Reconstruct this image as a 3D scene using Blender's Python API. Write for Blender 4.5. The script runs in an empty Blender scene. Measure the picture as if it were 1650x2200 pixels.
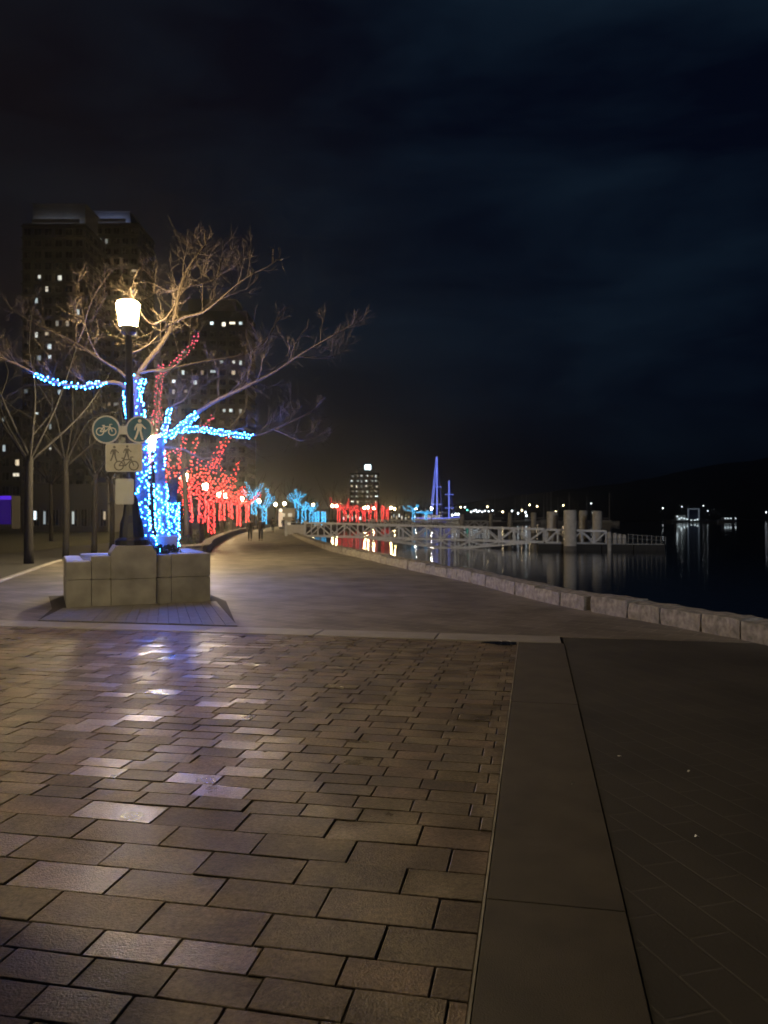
import bpy, bmesh, math, random
from mathutils import Vector, Matrix, Quaternion

# ------------------------------------------------------------------ camera, world, exposure
scene = bpy.context.scene
COL = scene.collection
F, HX, HY, CH = 1652.0, 825.0, 1112.0, 1.75      # focal length in photo pixels, principal column, horizon row, eye height

cam_data = bpy.data.cameras.new('camera')
cam_data.sensor_fit = 'VERTICAL'
cam_data.sensor_height = 36.0
cam_data.lens = F / 2200.0 * 36.0
cam_data.shift_y = 12.0 / 2200.0
cam_data.clip_start = 0.1
cam_data.clip_end = 20000
cam_data.dof.use_dof = True
cam_data.dof.focus_distance = 5.0
cam_data.dof.aperture_fstop = cam_data.lens / 1000.0 / 0.0095
cam = bpy.data.objects.new('camera', cam_data)
cam.location = (0, 0, CH)
cam.rotation_euler = (math.radians(90), 0, 0)
COL.objects.link(cam)
scene.camera = cam

world = bpy.data.worlds.new('World')
scene.world = world
world.use_nodes = True
wn, wl = world.node_tree.nodes, world.node_tree.links
wn.clear()
w_out = wn.new('ShaderNodeOutputWorld')
w_bg = wn.new('ShaderNodeBackground')
w_tc = wn.new('ShaderNodeTexCoord')
w_map = wn.new('ShaderNodeMapping'); w_map.inputs['Scale'].default_value = (1.3, 1.3, 4.2)
w_noise = wn.new('ShaderNodeTexNoise'); w_noise.inputs['Scale'].default_value = 1.7
w_noise.inputs['Detail'].default_value = 5; w_noise.inputs['Roughness'].default_value = 0.55
w_noise.inputs['Distortion'].default_value = 0.3
w_ramp = wn.new('ShaderNodeValToRGB')
w_ramp.color_ramp.elements[0].position = 0.42; w_ramp.color_ramp.elements[0].color = (0.0007, 0.0017, 0.0066, 1)
w_ramp.color_ramp.elements[1].position = 0.68; w_ramp.color_ramp.elements[1].color = (0.0050, 0.0118, 0.0225, 1)
wl.new(w_tc.outputs['Generated'], w_map.inputs['Vector'])
wl.new(w_map.outputs['Vector'], w_noise.inputs['Vector'])
wl.new(w_noise.outputs['Fac'], w_ramp.inputs['Fac'])
w_sep = wn.new('ShaderNodeSeparateXYZ'); wl.new(w_tc.outputs['Generated'], w_sep.inputs[0])
w_city = wn.new('ShaderNodeMapRange')             # the town's own glow lies over the land side
w_city.inputs['From Min'].default_value = 0.05; w_city.inputs['From Max'].default_value = -0.55
w_city.inputs['To Min'].default_value = 0.0; w_city.inputs['To Max'].default_value = 0.75
wl.new(w_sep.outputs['X'], w_city.inputs['Value'])
w_mix = wn.new('ShaderNodeMixRGB'); w_mix.inputs['Color2'].default_value = (0.0066, 0.0042, 0.0040, 1)
wl.new(w_city.outputs[0], w_mix.inputs['Fac'])
wl.new(w_ramp.outputs['Color'], w_mix.inputs['Color1'])
w_low = wn.new('ShaderNodeMapRange'); w_low.interpolation_type = 'SMOOTHSTEP'   # far air near the horizon is dark, away from the town
w_low.inputs['From Min'].default_value = 0.0; w_low.inputs['From Max'].default_value = 0.17
w_low.inputs['To Min'].default_value = 0.30; w_low.inputs['To Max'].default_value = 1.0
wl.new(w_sep.outputs['Z'], w_low.inputs['Value'])
w_dim = wn.new('ShaderNodeMixRGB'); w_dim.blend_type = 'MULTIPLY'; w_dim.inputs['Fac'].default_value = 1.0
wl.new(w_mix.outputs[0], w_dim.inputs['Color1']); wl.new(w_low.outputs[0], w_dim.inputs['Color2'])
wl.new(w_dim.outputs[0], w_bg.inputs['Color'])
w_bg.inputs['Strength'].default_value = 1.0
wl.new(w_bg.outputs[0], w_out.inputs[0])

scene.view_settings.view_transform = 'Standard'
scene.view_settings.look = 'None'
scene.view_settings.exposure = 0.0
scene.view_settings.gamma = 1.0
scene.view_settings.use_curve_mapping = False
scene.render.engine = 'CYCLES'
cy = scene.cycles
cy.max_bounces = 5; cy.diffuse_bounces = 2; cy.glossy_bounces = 3; cy.transmission_bounces = 2
cy.caustics_reflective = False; cy.caustics_refractive = False
cy.sample_clamp_indirect = 2.0
cy.use_light_tree = True
cy.use_denoising = True
scene.render.filter_size = 1.7

LAMP_L = 290.0         # radiance of a street lantern
HAZE = 0.00046
BLUE_L, RED_L = 300.0, 8.0

# ------------------------------------------------------------------ helpers
def at(px, py, d):
    """World point seen at photo pixel (px, py) when it stands d metres ahead of the camera."""
    return Vector(((px - HX) / F * d, d, CH + (HY - py) / F * d))

MATS = {}
def mat(name, col, rough=0.7, var=0.25, scale=8.0, bump=0.0, bscale=40.0, metal=0.0, spec=0.5, col2=None, detail=4.0, world_pos=False, rvar=0.0, speck=0.0):
    if name in MATS: return MATS[name]
    m = bpy.data.materials.new(name); m.use_nodes = True
    n, l = m.node_tree.nodes, m.node_tree.links
    b = n['Principled BSDF']
    b.inputs['Roughness'].default_value = rough
    b.inputs['Metallic'].default_value = metal
    b.inputs['Specular IOR Level'].default_value = spec
    tc = n.new('ShaderNodeTexCoord')
    no = n.new('ShaderNodeTexNoise'); no.inputs['Scale'].default_value = scale; no.inputs['Detail'].default_value = detail
    geo = n.new('ShaderNodeNewGeometry') if world_pos else None
    l.new(geo.outputs['Position'] if world_pos else tc.outputs['Object'], no.inputs['Vector'])
    if rvar:
        rm = n.new('ShaderNodeMapRange'); rm.inputs['From Min'].default_value = 0.3; rm.inputs['From Max'].default_value = 0.7
        rm.inputs['To Min'].default_value = rough - rvar; rm.inputs['To Max'].default_value = rough + rvar
        l.new(no.outputs['Fac'], rm.inputs['Value']); l.new(rm.outputs[0], b.inputs['Roughness'])
    rp = n.new('ShaderNodeValToRGB')
    c2 = col2 if col2 else tuple(min(1, c * (1 + var)) for c in col)
    c1 = col if col2 else tuple(c * (1 - var) for c in col)
    rp.color_ramp.elements[0].position = 0.3; rp.color_ramp.elements[0].color = (*c1, 1)
    rp.color_ramp.elements[1].position = 0.7; rp.color_ramp.elements[1].color = (*c2, 1)
    l.new(no.outputs['Fac'], rp.inputs['Fac']); l.new(rp.outputs['Color'], b.inputs['Base Color'])
    if speck:                                            # grit, dark spots and worn pale patches
        ns = n.new('ShaderNodeTexNoise'); ns.inputs['Scale'].default_value = 38; ns.inputs['Detail'].default_value = 6; ns.inputs['Roughness'].default_value = 0.7
        l.new(geo.outputs['Position'] if world_pos else tc.outputs['Object'], ns.inputs['Vector'])
        ms = n.new('ShaderNodeMapRange'); ms.inputs['From Min'].default_value = 0.35; ms.inputs['From Max'].default_value = 0.65
        ms.inputs['To Min'].default_value = 1 - speck; ms.inputs['To Max'].default_value = 1 + speck
        l.new(ns.outputs['Fac'], ms.inputs['Value'])
        nd = n.new('ShaderNodeTexNoise'); nd.inputs['Scale'].default_value = 1.1; nd.inputs['Detail'].default_value = 8; nd.inputs['Roughness'].default_value = 0.65
        l.new(geo.outputs['Position'] if world_pos else tc.outputs['Object'], nd.inputs['Vector'])
        md_ = n.new('ShaderNodeMapRange'); md_.inputs['From Min'].default_value = 0.40; md_.inputs['From Max'].default_value = 0.54; md_.inputs['To Min'].default_value = 0.62; md_.inputs['To Max'].default_value = 1.0
        l.new(nd.outputs['Fac'], md_.inputs['Value'])
        mm = n.new('ShaderNodeMath'); mm.operation = 'MULTIPLY'; l.new(ms.outputs[0], mm.inputs[0]); l.new(md_.outputs[0], mm.inputs[1])
        mq = n.new('ShaderNodeMixRGB'); mq.blend_type = 'MULTIPLY'; mq.inputs['Fac'].default_value = 1.0
        l.new(rp.outputs['Color'], mq.inputs['Color1']); l.new(mm.outputs[0], mq.inputs['Color2']); l.new(mq.outputs[0], b.inputs['Base Color'])
    if bump > 0:
        nb = n.new('ShaderNodeTexNoise'); nb.inputs['Scale'].default_value = bscale; nb.inputs['Detail'].default_value = 5
        l.new(geo.outputs['Position'] if world_pos else tc.outputs['Object'], nb.inputs['Vector'])
        bp = n.new('ShaderNodeBump'); bp.inputs['Strength'].default_value = bump; bp.inputs['Distance'].default_value = 0.01
        l.new(nb.outputs['Fac'], bp.inputs['Height']); l.new(bp.outputs['Normal'], b.inputs['Normal'])
    MATS[name] = m
    return m

def emis(name, col, strength, sample=True):
    if name in MATS: return MATS[name]
    m = bpy.data.materials.new(name); m.use_nodes = True
    n, l = m.node_tree.nodes, m.node_tree.links
    n.clear()
    o = n.new('ShaderNodeOutputMaterial'); e = n.new('ShaderNodeEmission')
    e.inputs['Color'].default_value = (*col, 1); e.inputs['Strength'].default_value = strength
    l.new(e.outputs[0], o.inputs[0])
    if not sample: m.cycles.emission_sampling = 'NONE'
    if name.startswith('lit_window'):                 # rooms differ in brightness and lamp colour
        oi = n.new('ShaderNodeObjectInfo'); mr = n.new('ShaderNodeMapRange'); mr.inputs['To Min'].default_value = .2 * strength; mr.inputs['To Max'].default_value = 1.5 * strength
        l.new(oi.outputs['Random'], mr.inputs['Value']); l.new(mr.outputs[0], e.inputs['Strength'])
        mu = n.new('ShaderNodeMath'); mu.operation = 'MULTIPLY'; mu.inputs[1].default_value = 7.31; fr = n.new('ShaderNodeMath'); fr.operation = 'FRACT'
        l.new(oi.outputs['Random'], mu.inputs[0]); l.new(mu.outputs[0], fr.inputs[0])
        mx = n.new('ShaderNodeMixRGB'); mx.inputs['Color1'].default_value = (*col, 1); mx.inputs['Color2'].default_value = (1.0, .74, .42, 1)
        pw = n.new('ShaderNodeMath'); pw.operation = 'POWER'; pw.inputs[1].default_value = 3.0; l.new(fr.outputs[0], pw.inputs[0]); l.new(pw.outputs[0], mx.inputs['Fac'])
        l.new(mx.outputs[0], e.inputs['Color'])
    MATS[name] = m
    return m

class MB:
    """Collects faces; build() links them as one mesh object."""
    def __init__(self): self.v = []; self.f = []; self.mi = []; self.cur = 0
    def add(self, vs, fs):
        o = len(self.v); self.v += [tuple(p) for p in vs]
        for f in fs: self.f.append([i + o for i in f]); self.mi.append(self.cur)
    def box(self, c, s, M=None):
        x, y, z = s[0] / 2, s[1] / 2, s[2] / 2; c = Vector(c)
        vs = [Vector((sx * x, sy * y, sz * z)) for sz in (-1, 1) for sy in (-1, 1) for sx in (-1, 1)]
        vs = [c + (M @ p if M else p) for p in vs]
        self.add(vs, [(0, 2, 3, 1), (4, 5, 7, 6), (0, 1, 5, 4), (1, 3, 7, 5), (3, 2, 6, 7), (2, 0, 4, 6)])
    def bevbox(self, c, s, b, M=None):
        x, y, z = s[0] / 2, s[1] / 2, s[2] / 2; c = Vector(c)
        vs = []
        for zz, ins in ((-z, 0), (z - b, 0), (z, b)):
            for sx, sy in ((-1, -1), (1, -1), (1, 1), (-1, 1)):
                vs.append(Vector((sx * (x - ins), sy * (y - ins), zz)))
        vs = [c + (M @ p if M else p) for p in vs]
        fs = [(8, 9, 10, 11)]
        for k in (0, 4):
            for i in range(4): fs.append((k + i, k + (i + 1) % 4, k + 4 + (i + 1) % 4, k + 4 + i))
        self.add(vs, fs)
    def bar(self, a, b, w, h=None):
        a, b = Vector(a), Vector(b); h = h or w; d = b - a; L = d.length
        if L < 1e-6: return
        q = d.to_track_quat('X', 'Z').to_matrix()
        self.box((a + b) / 2, (L, w, h), q)
    def tube(self, pts, rad, sides=5, cap=True):
        pts = [Vector(p) for p in pts]; n = len(pts)
        if isinstance(rad, (int, float)): rad = [rad] * n
        t = (pts[1] - pts[0]).normalized()
        ref = Vector((0, 0, 1)) if abs(t.z) < 0.9 else Vector((1, 0, 0))
        u = t.cross(ref).normalized(); vs = []
        for i in range(n):
            t = (pts[min(i + 1, n - 1)] - pts[max(i - 1, 0)])
            if t.length < 1e-9: t = Vector((0, 0, 1))
            t.normalize()
            u = (u - t * u.dot(t))
            if u.length < 1e-6: u = t.orthogonal()
            u.normalize(); w = t.cross(u)
            for k in range(sides):
                a = 2 * math.pi * k / sides
                vs.append(pts[i] + (u * math.cos(a) + w * math.sin(a)) * rad[i])
        fs = []
        for i in range(n - 1):
            for k in range(sides):
                k2 = (k + 1) % sides
                fs.append((i * sides + k, i * sides + k2, (i + 1) * sides + k2, (i + 1) * sides + k))
        if cap:
            fs.append(tuple(reversed(range(sides)))); fs.append(tuple(range((n - 1) * sides, n * sides)))
        self.add(vs, fs)
    def lathe(self, prof, c=(0, 0, 0), sides=12):
        c = Vector(c); vs = []
        for r, z in prof:
            for k in range(sides):
                a = 2 * math.pi * (k + .5) / sides; vs.append(c + Vector((r * math.cos(a), r * math.sin(a), z)))
        fs = []
        for i in range(len(prof) - 1):
            for k in range(sides):
                k2 = (k + 1) % sides
                fs.append((i * sides + k, i * sides + k2, (i + 1) * sides + k2, (i + 1) * sides + k))
        fs.append(tuple(reversed(range(sides)))); fs.append(tuple(range((len(prof) - 1) * sides, len(prof) * sides)))
        self.add(vs, fs)
    def prism(self, poly, z0, z1):
        n = len(poly); vs = [Vector((p[0], p[1], z0)) for p in poly] + [Vector((p[0], p[1], z1)) for p in poly]
        fs = [tuple(range(n, 2 * n)), tuple(reversed(range(n)))]
        for i in range(n): fs.append((i, (i + 1) % n, n + (i + 1) % n, n + i))
        self.add(vs, fs)
    def bulb(self, p, r):
        """a small faceted lamp bulb (12 faces)"""
        p = Vector(p); vs = [p + Vector((0, 0, r)), p - Vector((0, 0, r))]
        for k in range(5):
            a = 2 * math.pi * k / 5; vs.append(p + Vector((r * math.cos(a), r * math.sin(a), 0)))
        fs = []
        for k in range(5):
            k2 = (k + 1) % 5; fs += [(0, 2 + k, 2 + k2), (1, 2 + k2, 2 + k)]
        self.add(vs, fs)
    def mesh(self, name, mats, smooth=False):
        me = bpy.data.meshes.new(name); me.from_pydata(self.v, [], self.f)
        for m in (mats if isinstance(mats, (list, tuple)) else [mats]): me.materials.append(m)
        me.polygons.foreach_set('material_index', self.mi)
        if smooth: me.polygons.foreach_set('use_smooth', [True] * len(self.f))
        me.update(); return me
    def build(self, name, mats, parent=None, smooth=False, loc=None):
        return link(name, self.mesh(name, mats, smooth), parent, loc)

def link(name, me, parent=None, loc=None):
    o = bpy.data.objects.new(name, me); COL.objects.link(o)
    if parent: o.parent = parent
    if loc is not None: o.location = loc
    return o

def tag(o, label=None, cat=None, group=None, kind=None):
    if label: o['label'] = label
    if cat: o['category'] = cat
    if group: o['group'] = group
    if kind: o['kind'] = kind
    return o

def thing(name, label, cat, loc=(0, 0, 0), rz=0.0, group=None):
    o = bpy.data.objects.new(name, None); COL.objects.link(o)
    o.location = loc; o.rotation_euler = (0, 0, rz); o.empty_display_size = 0.3
    return tag(o, label, cat, group)

def copy_tree(o, parent=None):
    c = o.copy(); COL.objects.link(c); c.parent = parent
    for ch in list(o.children): copy_tree(ch, c)
    return c

def sheet(name, poly, z, m, kind='structure', thick=0.0):
    b = MB()
    if thick: b.prism(poly, z - thick, z)
    else: b.add([(x, y, z) for x, y in poly], [tuple(range(len(poly)))])
    return tag(b.build(name, m), kind=kind)

def smooth_path(pts, step):
    pts = [Vector(p) for p in pts]; out = []
    for i in range(len(pts) - 1):
        p0, p1, p2, p3 = pts[max(i - 1, 0)], pts[i], pts[i + 1], pts[min(i + 2, len(pts) - 1)]
        n = max(2, int((p2 - p1).length / step))
        for k in range(n):
            t = k / n
            out.append(0.5 * ((2 * p1) + (p2 - p0) * t + (2 * p0 - 5 * p1 + 4 * p2 - p3) * t * t + (3 * p1 - p0 - 3 * p2 + p3) * t ** 3))
    out.append(pts[-1]); return out

# ------------------------------------------------------------------ materials
STONE_PLANTER = mat('planter_concrete', (0.34, 0.318, 0.28), 0.85, 0.30, 2.2, 0.35, 60, detail=9.0)
GRANITE = mat('granite', (0.22, 0.197, 0.168), 0.8, 0.42, 9.0, 0.55, 30)
WALL_BODY = mat('wall_masonry', (0.12, 0.11, 0.10), 0.85, 0.3, 3.0, 0.4, 20)
LAMP_MID = emis('middle_lantern_glow', (1.0, 0.74, 0.36), 950.0)
LAMP_ASSUMED = emis('assumed_lantern_glow', (1.0, 0.80, 0.46), 270.0)  # glow of the unseen lamps added at left
LAMP_SECOND = emis('second_lantern_glow', (1.0, 0.78, 0.42), 1700.0)
BARK = mat('bark', (0.078, 0.066, 0.064), 0.85, 0.3, 14.0, 0.3, 60)
BARK_LIT = mat('lit_bark', (0.19, 0.165, 0.155), 0.85, 0.3, 14.0, 0.3, 60)  # lamplight on the right-leaning tree, put into a paler bark colour
BARK_DIMMED = mat('bark_dimmed', (0.010, 0.008, 0.0075), 0.9, 0.3, 14.0)  # bark colour darkened to carry the lack of light on the park trees
METAL_BLACK = mat('black_paint', (0.012, 0.012, 0.014), 0.45, 0.1, 6.0)
STEEL = mat('galvanised_steel', (0.48, 0.49, 0.51), 0.55, 0.15, 6.0, metal=0.15)
STEEL_DULL = mat('dull_steel', (0.22, 0.23, 0.24), 0.6, 0.15, 6.0)
PILE = mat('pile_concrete', (0.42, 0.40, 0.37), 0.8, 0.22, 2.0, 0.2, 20)
CONCRETE = mat('strip_concrete', (0.062, 0.051, 0.037), 0.72, 0.26, 2.6, 0.35, 140, detail=10.0)
BAND = mat('band_concrete', (0.30, 0.28, 0.26), 0.55, 0.14, 3.0, 0.25, 90)
BED = mat('joint_sand', (0.045, 0.036, 0.026), 0.95, 0.2, 20)
PAVERS = []
for i, c in enumerate([(0.170, 0.130, 0.088), (0.190, 0.150, 0.104), (0.155, 0.124, 0.086), (0.180, 0.132, 0.094), (0.125, 0.094, 0.064), (0.205, 0.165, 0.118)]):
    PAVERS.append(mat('paver_%s' % 'abcdef'[i], c, (0.56, 0.52, 0.60, 0.54, 0.62, 0.33)[i], 0.36, 3.2, 0.5, 95.0, spec=0.40, world_pos=True, rvar=0.08, detail=9.0, speck=0.35))
SOIL = mat('soil', (0.045, 0.036, 0.028), 0.95, 0.35, 2.0, 0.4, 12)
ASPHALT = mat('asphalt', (0.045, 0.043, 0.042), 0.75, 0.2, 4.0, 0.3, 90)
LAWN = mat('lawn', (0.050, 0.048, 0.016), 0.95, 0.4, 1.5, 0.5, 25)
HEDGE = mat('hedge_leaf', (0.05, 0.065, 0.03), 0.8, 0.4, 5.0)
WHITE = mat('white_paint', (0.72, 0.72, 0.72), 0.5, 0.06, 4.0)
PAPER = mat('paper', (0.75, 0.74, 0.70), 0.8, 0.1, 10.0)
RUBBER = mat('black_rubber', (0.015, 0.015, 0.016), 0.8, 0.2, 5.0)
WALLMAT = mat('tower_concrete', (0.052, 0.051, 0.054), 0.85, 0.15, 0.2)
WALLMAT2 = mat('tower_pale_concrete', (0.20, 0.205, 0.225), 0.8, 0.15, 0.2)
GLASS_DARK = mat('dark_window_glass', (0.012, 0.013, 0.016), 0.15, 0.1, 1.0)
FRAME = mat('window_frame_metal', (0.06, 0.06, 0.065), 0.5, 0.1, 2.0)

LAMP = emis('lantern_glow', (1.0, 0.66, 0.26), LAMP_L)
LAMP_FAR = emis('far_lantern_glow', (1.0, 0.70, 0.30), 420.0)
LAMP_WHITE = emis('white_lantern_glow', (1.0, 0.88, 0.66), 380.0)
LED_BLUE = emis('blue_led', (0.014, 0.150, 1.0), BLUE_L)
LED_RED = emis('red_led', (1.0, 0.058, 0.05), RED_L)
LED_PINK = emis('pink_led', (1.0, 0.12, 0.20), 2.4)
LED_AMBER = emis('amber_led', (1.0, 0.45, 0.10), 3.0)
LED_RED_FAR = emis('far_red_led', (1.0, 0.06, 0.06), 2.9)
LED_CYAN_FAR = emis('far_cyan_led', (0.09, 0.55, 1.0), 2.0)
GLOW_BLUE = emis('blue_yacht_glow', (0.17, 0.23, 0.95), 1.5)  # blue light falling on the yacht, put in as glowing tubes
WIN_COOL = emis('lit_window_cool', (0.72, 0.86, 0.88), 0.75, False)
WIN_WARM = emis('lit_window_warm', (1.0, 0.82, 0.55), 0.8, False)
WIN_BRIGHT = emis('lit_window_bright', (0.8, 0.95, 1.0), 1.5, False)
DOCKLIGHT = emis('dock_light_glow', (0.85, 0.93, 1.0), 7.0)
DOCKWARM = emis('warm_dock_light_glow', (1.0, 0.78, 0.45), 16.0)
DOCKGREEN = emis('green_dock_light_glow', (0.15, 1.0, 0.75), 6.0)

def brick_mat(name, col, col2, mortar, w, h, rot, rough, bump=0.4, msize=0.012):
    m = bpy.data.materials.new(name); m.use_nodes = True
    n, l = m.node_tree.nodes, m.node_tree.links; b = n['Principled BSDF']
    b.inputs['Roughness'].default_value = rough
    tc = n.new('ShaderNodeTexCoord'); mp = n.new('ShaderNodeMapping'); mp.inputs['Rotation'].default_value = (0, 0, rot)
    br = n.new('ShaderNodeTexBrick'); br.inputs['Scale'].default_value = 1.0
    br.inputs['Brick Width'].default_value = w; br.inputs['Row Height'].default_value = h
    br.inputs['Mortar Size'].default_value = msize; br.inputs['Mortar Smooth'].default_value = 0.4
    br.inputs['Color1'].default_value = (*col, 1); br.inputs['Color2'].default_value = (*col2, 1); br.inputs['Mortar'].default_value = (*mortar, 1)
    l.new(tc.outputs['Object'], mp.inputs[0]); l.new(mp.outputs[0], br.inputs['Vector'])
    no = n.new('ShaderNodeTexNoise'); no.inputs['Scale'].default_value = 0.9; no.inputs['Detail'].default_value = 5
    l.new(tc.outputs['Object'], no.inputs['Vector'])
    mr = n.new('ShaderNodeMapRange'); mr.inputs['From Min'].default_value = 0.3; mr.inputs['From Max'].default_value = 0.7
    mr.inputs['To Min'].default_value = 0.55; mr.inputs['To Max'].default_value = 1.25
    l.new(no.outputs['Fac'], mr.inputs['Value'])
    mx = n.new('ShaderNodeMixRGB'); mx.blend_type = 'MULTIPLY'; mx.inputs['Fac'].default_value = 1
    l.new(br.outputs['Color'], mx.inputs['Color1']); l.new(mr.outputs[0], mx.inputs['Color2']); l.new(mx.outputs[0], b.inputs['Base Color'])
    nf = n.new('ShaderNodeTexNoise'); nf.inputs['Scale'].default_value = 70; nf.inputs['Detail'].default_value = 4
    l.new(tc.outputs['Object'], nf.inputs['Vector'])
    sub = n.new('ShaderNodeMath'); sub.operation = 'MULTIPLY_ADD'; sub.inputs[1].default_value = 0.35
    inv = n.new('ShaderNodeMath'); inv.operation = 'SUBTRACT'; inv.inputs[0].default_value = 1.0
    l.new(br.outputs['Fac'], inv.inputs[1]); l.new(nf.outputs['Fac'], sub.inputs[0]); l.new(inv.outputs[0], sub.inputs[2])
    bp = n.new('ShaderNodeBump'); bp.inputs['Strength'].default_value = bump; bp.inputs['Distance'].default_value = 0.012
    l.new(sub.outputs[0], bp.inputs['Height']); l.new(bp.outputs['Normal'], b.inputs['Normal'])
    MATS[name] = m; return m

PROM = brick_mat('promenade_unit_paving', (0.20, 0.172, 0.142), (0.135, 0.118, 0.098), (0.28, 0.25, 0.21), 0.62, 0.31, math.radians(38), 0.58, 0.5, 0.014)
SIDE = brick_mat('dark_unit_paving', (0.052, 0.045, 0.037), (0.042, 0.037, 0.030), (0.064, 0.057, 0.047), 0.42, 0.21, math.radians(74), 0.7, 0.35, 0.008)

def water_mat():
    m = bpy.data.materials.new('harbour_water'); m.use_nodes = True
    n, l = m.node_tree.nodes, m.node_tree.links; b = n['Principled BSDF']
    b.inputs['Base Color'].default_value = (0.002, 0.004, 0.010, 1)
    b.inputs["Roughness"].default_value = 0.015; b.inputs["IOR"].default_value = 1.33
    tc = n.new('ShaderNodeTexCoord'); mp = n.new('ShaderNodeMapping'); mp.inputs['Scale'].default_value = (1.0, 1.5, 1.0)
    l.new(tc.outputs['Object'], mp.inputs[0])
    a = n.new('ShaderNodeTexNoise'); a.inputs['Scale'].default_value = 1.9; a.inputs['Detail'].default_value = 3; a.inputs['Roughness'].default_value = 0.5
    l.new(mp.outputs[0], a.inputs['Vector'])
    bp = n.new('ShaderNodeBump'); bp.inputs['Strength'].default_value = 0.55; bp.inputs['Distance'].default_value = 0.022
    l.new(a.outputs['Fac'], bp.inputs['Height']); l.new(bp.outputs['Normal'], b.inputs['Normal'])
    MATS['water'] = m; return m
WATER = water_mat()

# ------------------------------------------------------------------ setting: water, land, paving
WZ = -1.0
sheet('water', [(-1100, -200), (2300, -200), (2300, 1950), (-1100, 1950)], WZ, WATER)

SEA = [(11, -30), (9.2, -14), (7.7, -3), (6.4, 5.5), (5.5, 9.9), (5.14, 11), (4.81, 11.9), (4.5, 12.8), (4.15, 13.6), (3.81, 14.4), (3.42, 15.6), (3.05, 17.1),
       (2.66, 19.1), (2.2, 21.2), (1.15, 24.7), (.15, 28.5), (-.9, 32.9), (-2.9, 40.7), (-5.4, 54), (-7.9, 68.8), (-9.6, 80), (-11.7, 103),
       (-12.4, 125), (-11.6, 150), (-9, 180), (-3.5, 210), (7, 240), (22, 262), (44, 274)]
SEAP = smooth_path([(x, y, 0) for x, y in SEA], 0.5)
def offset_path(path, d):
    out = []
    for i, p in enumerate(path):
        t = (path[min(i + 1, len(path) - 1)] - path[max(i - 1, 0)]).normalized()
        out.append(p + Vector((t.y, -t.x, 0)) * d)
    return out
SEA_MID = offset_path(SEAP, 0.22)
SEA_OUT = offset_path(SEAP, 0.46)

coarse = SEA_MID[::6]
if (coarse[-1] - SEA_MID[-1]).length > 0.01: coarse.append(SEA_MID[-1])
ground_poly = [(p.x, p.y) for p in coarse] + [(60, 300), (20, 420), (-300, 600), (-900, 700), (-900, -30)]
sheet('ground', ground_poly, -0.07, SOIL)

C0 = Vector((1.89, 10.79, 0)); V_ = Vector((0.1922, 0.9814, 0)); U_ = Vector((0.9814, -0.1922, 0))
def Q(u, v): p = C0 + U_ * u + V_ * v; return (p.x, p.y)
PANEL_L = -10.2

LEFT = [(-12.3, 33), (-9.2, 36), (-8.6, 38), (-9.6, 43), (-11.1, 51.6), (-14.2, 72), (-17.1, 96), (-19.3, 120), (-20.4, 150), (-19, 180), (-14, 215), (-4, 245), (10, 266)]
LEFTP = smooth_path([(x, y, 0) for x, y in LEFT], 3.0)
inner = [p for p in SEA_MID if p.y > 10.8][::4] + [SEA_MID[-1]]
prom = [Q(PANEL_L, 0.602), Q(3.6, 0.602)] + [(p.x, p.y) for p in inner] + [(p.x, p.y) for p in reversed(LEFTP)] + [(-13, 31), (-12.3, 28), (-10.4, 20.9), (-9.7, 18)]
sheet('promenade', prom, 0.0, PROM, thick=0.05)
near_sea = [p for p in SEA_MID if p.y <= 10.62][::4]
side = [Q(0.622, 0.58), Q(0.622, -14)] + [(p.x, p.y) for p in near_sea if p.y > -3.2] + [Q(3.5, 0.58)]
sheet('side_pavement', side, -0.004, SIDE, thick=0.05)
sheet('cycle_path', [(-13.1, 31), (-12.4, 28), (-10.5, 20.9), (-9.8, 18), (-10, 5), (-18, 5), (-20, 36), (-21, 60), (-15.5, 60), (-12.5, 46), (-10, 38), (-12.4, 33.2)], -0.045, ASPHALT)
sheet('lawn', [(-17.2, 26), (-18.6, 37), (-19.4, 54), (-22, 90), (-90, 120), (-120, 40), (-60, 20)], -0.03, LAWN, 'stuff')

# the near panel of pavers: three courses of different sizes, each paver its own piece
panel = tag(sheet('paver_panel', [Q(PANEL_L, -0.004), Q(PANEL_L, -14), Q(-0.022, -14), Q(-0.022, -0.004)], -0.0095, BED))
rng = random.Random(11)
zones = [(0.0, -6.62, 34, 0.352), (-6.62, -7.97, 5, 0.516), (-7.97, -9.92, 10, 0.352)]
slots = []
for zi, (v0, v1, rows, w) in enumerate(zones):
    rh = (v0 - v1) / rows
    for r in range(rows):
        vc = v0 - (r + .5) * rh
        u = -0.0115
        first = w * (0.5 if r % 2 else 1.0) * (0.42 if zi != 1 else 0.75) + 0.0
        k = 0
        while u > PANEL_L:
            ww = first if k == 0 else w
            slots.append((zi, u - ww / 2, vc, ww, rh)); u -= ww; k += 1
def seen(u, v):
    p = C0 + U_ * u + V_ * v
    if p.y < 1.6: return None
    px, py = HX + p.x / p.y * F, HY + CH / p.y * F
    return (px, py, p.y) if -140 < px < 1790 and py < 2330 else None
cands = []
for s in slots:
    q = seen(s[1], s[2])
    if q: cands.append((s[3] * s[4] / q[2] ** 3 * (1 if -20 < q[0] < 1670 and q[1] < 2240 else 0.001), s))
cands.sort(key=lambda t: -t[0])
individual = [c[1] for c in cands[:300]]
rest = [c[1] for c in cands[300:]]
shared = {}
ROT = Matrix.Rotation(math.atan2(U_.y, U_.x), 3, 'Z')
def paver_tilt(r): return (r.gauss(0, 0.011), r.gauss(0, 0.008), r.gauss(0, 0.0035), r.gauss(-0.001, 0.0012))
def tone(r): return r.choices(range(6), (5, 4, 5, 4, 2, 5))[0]
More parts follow.
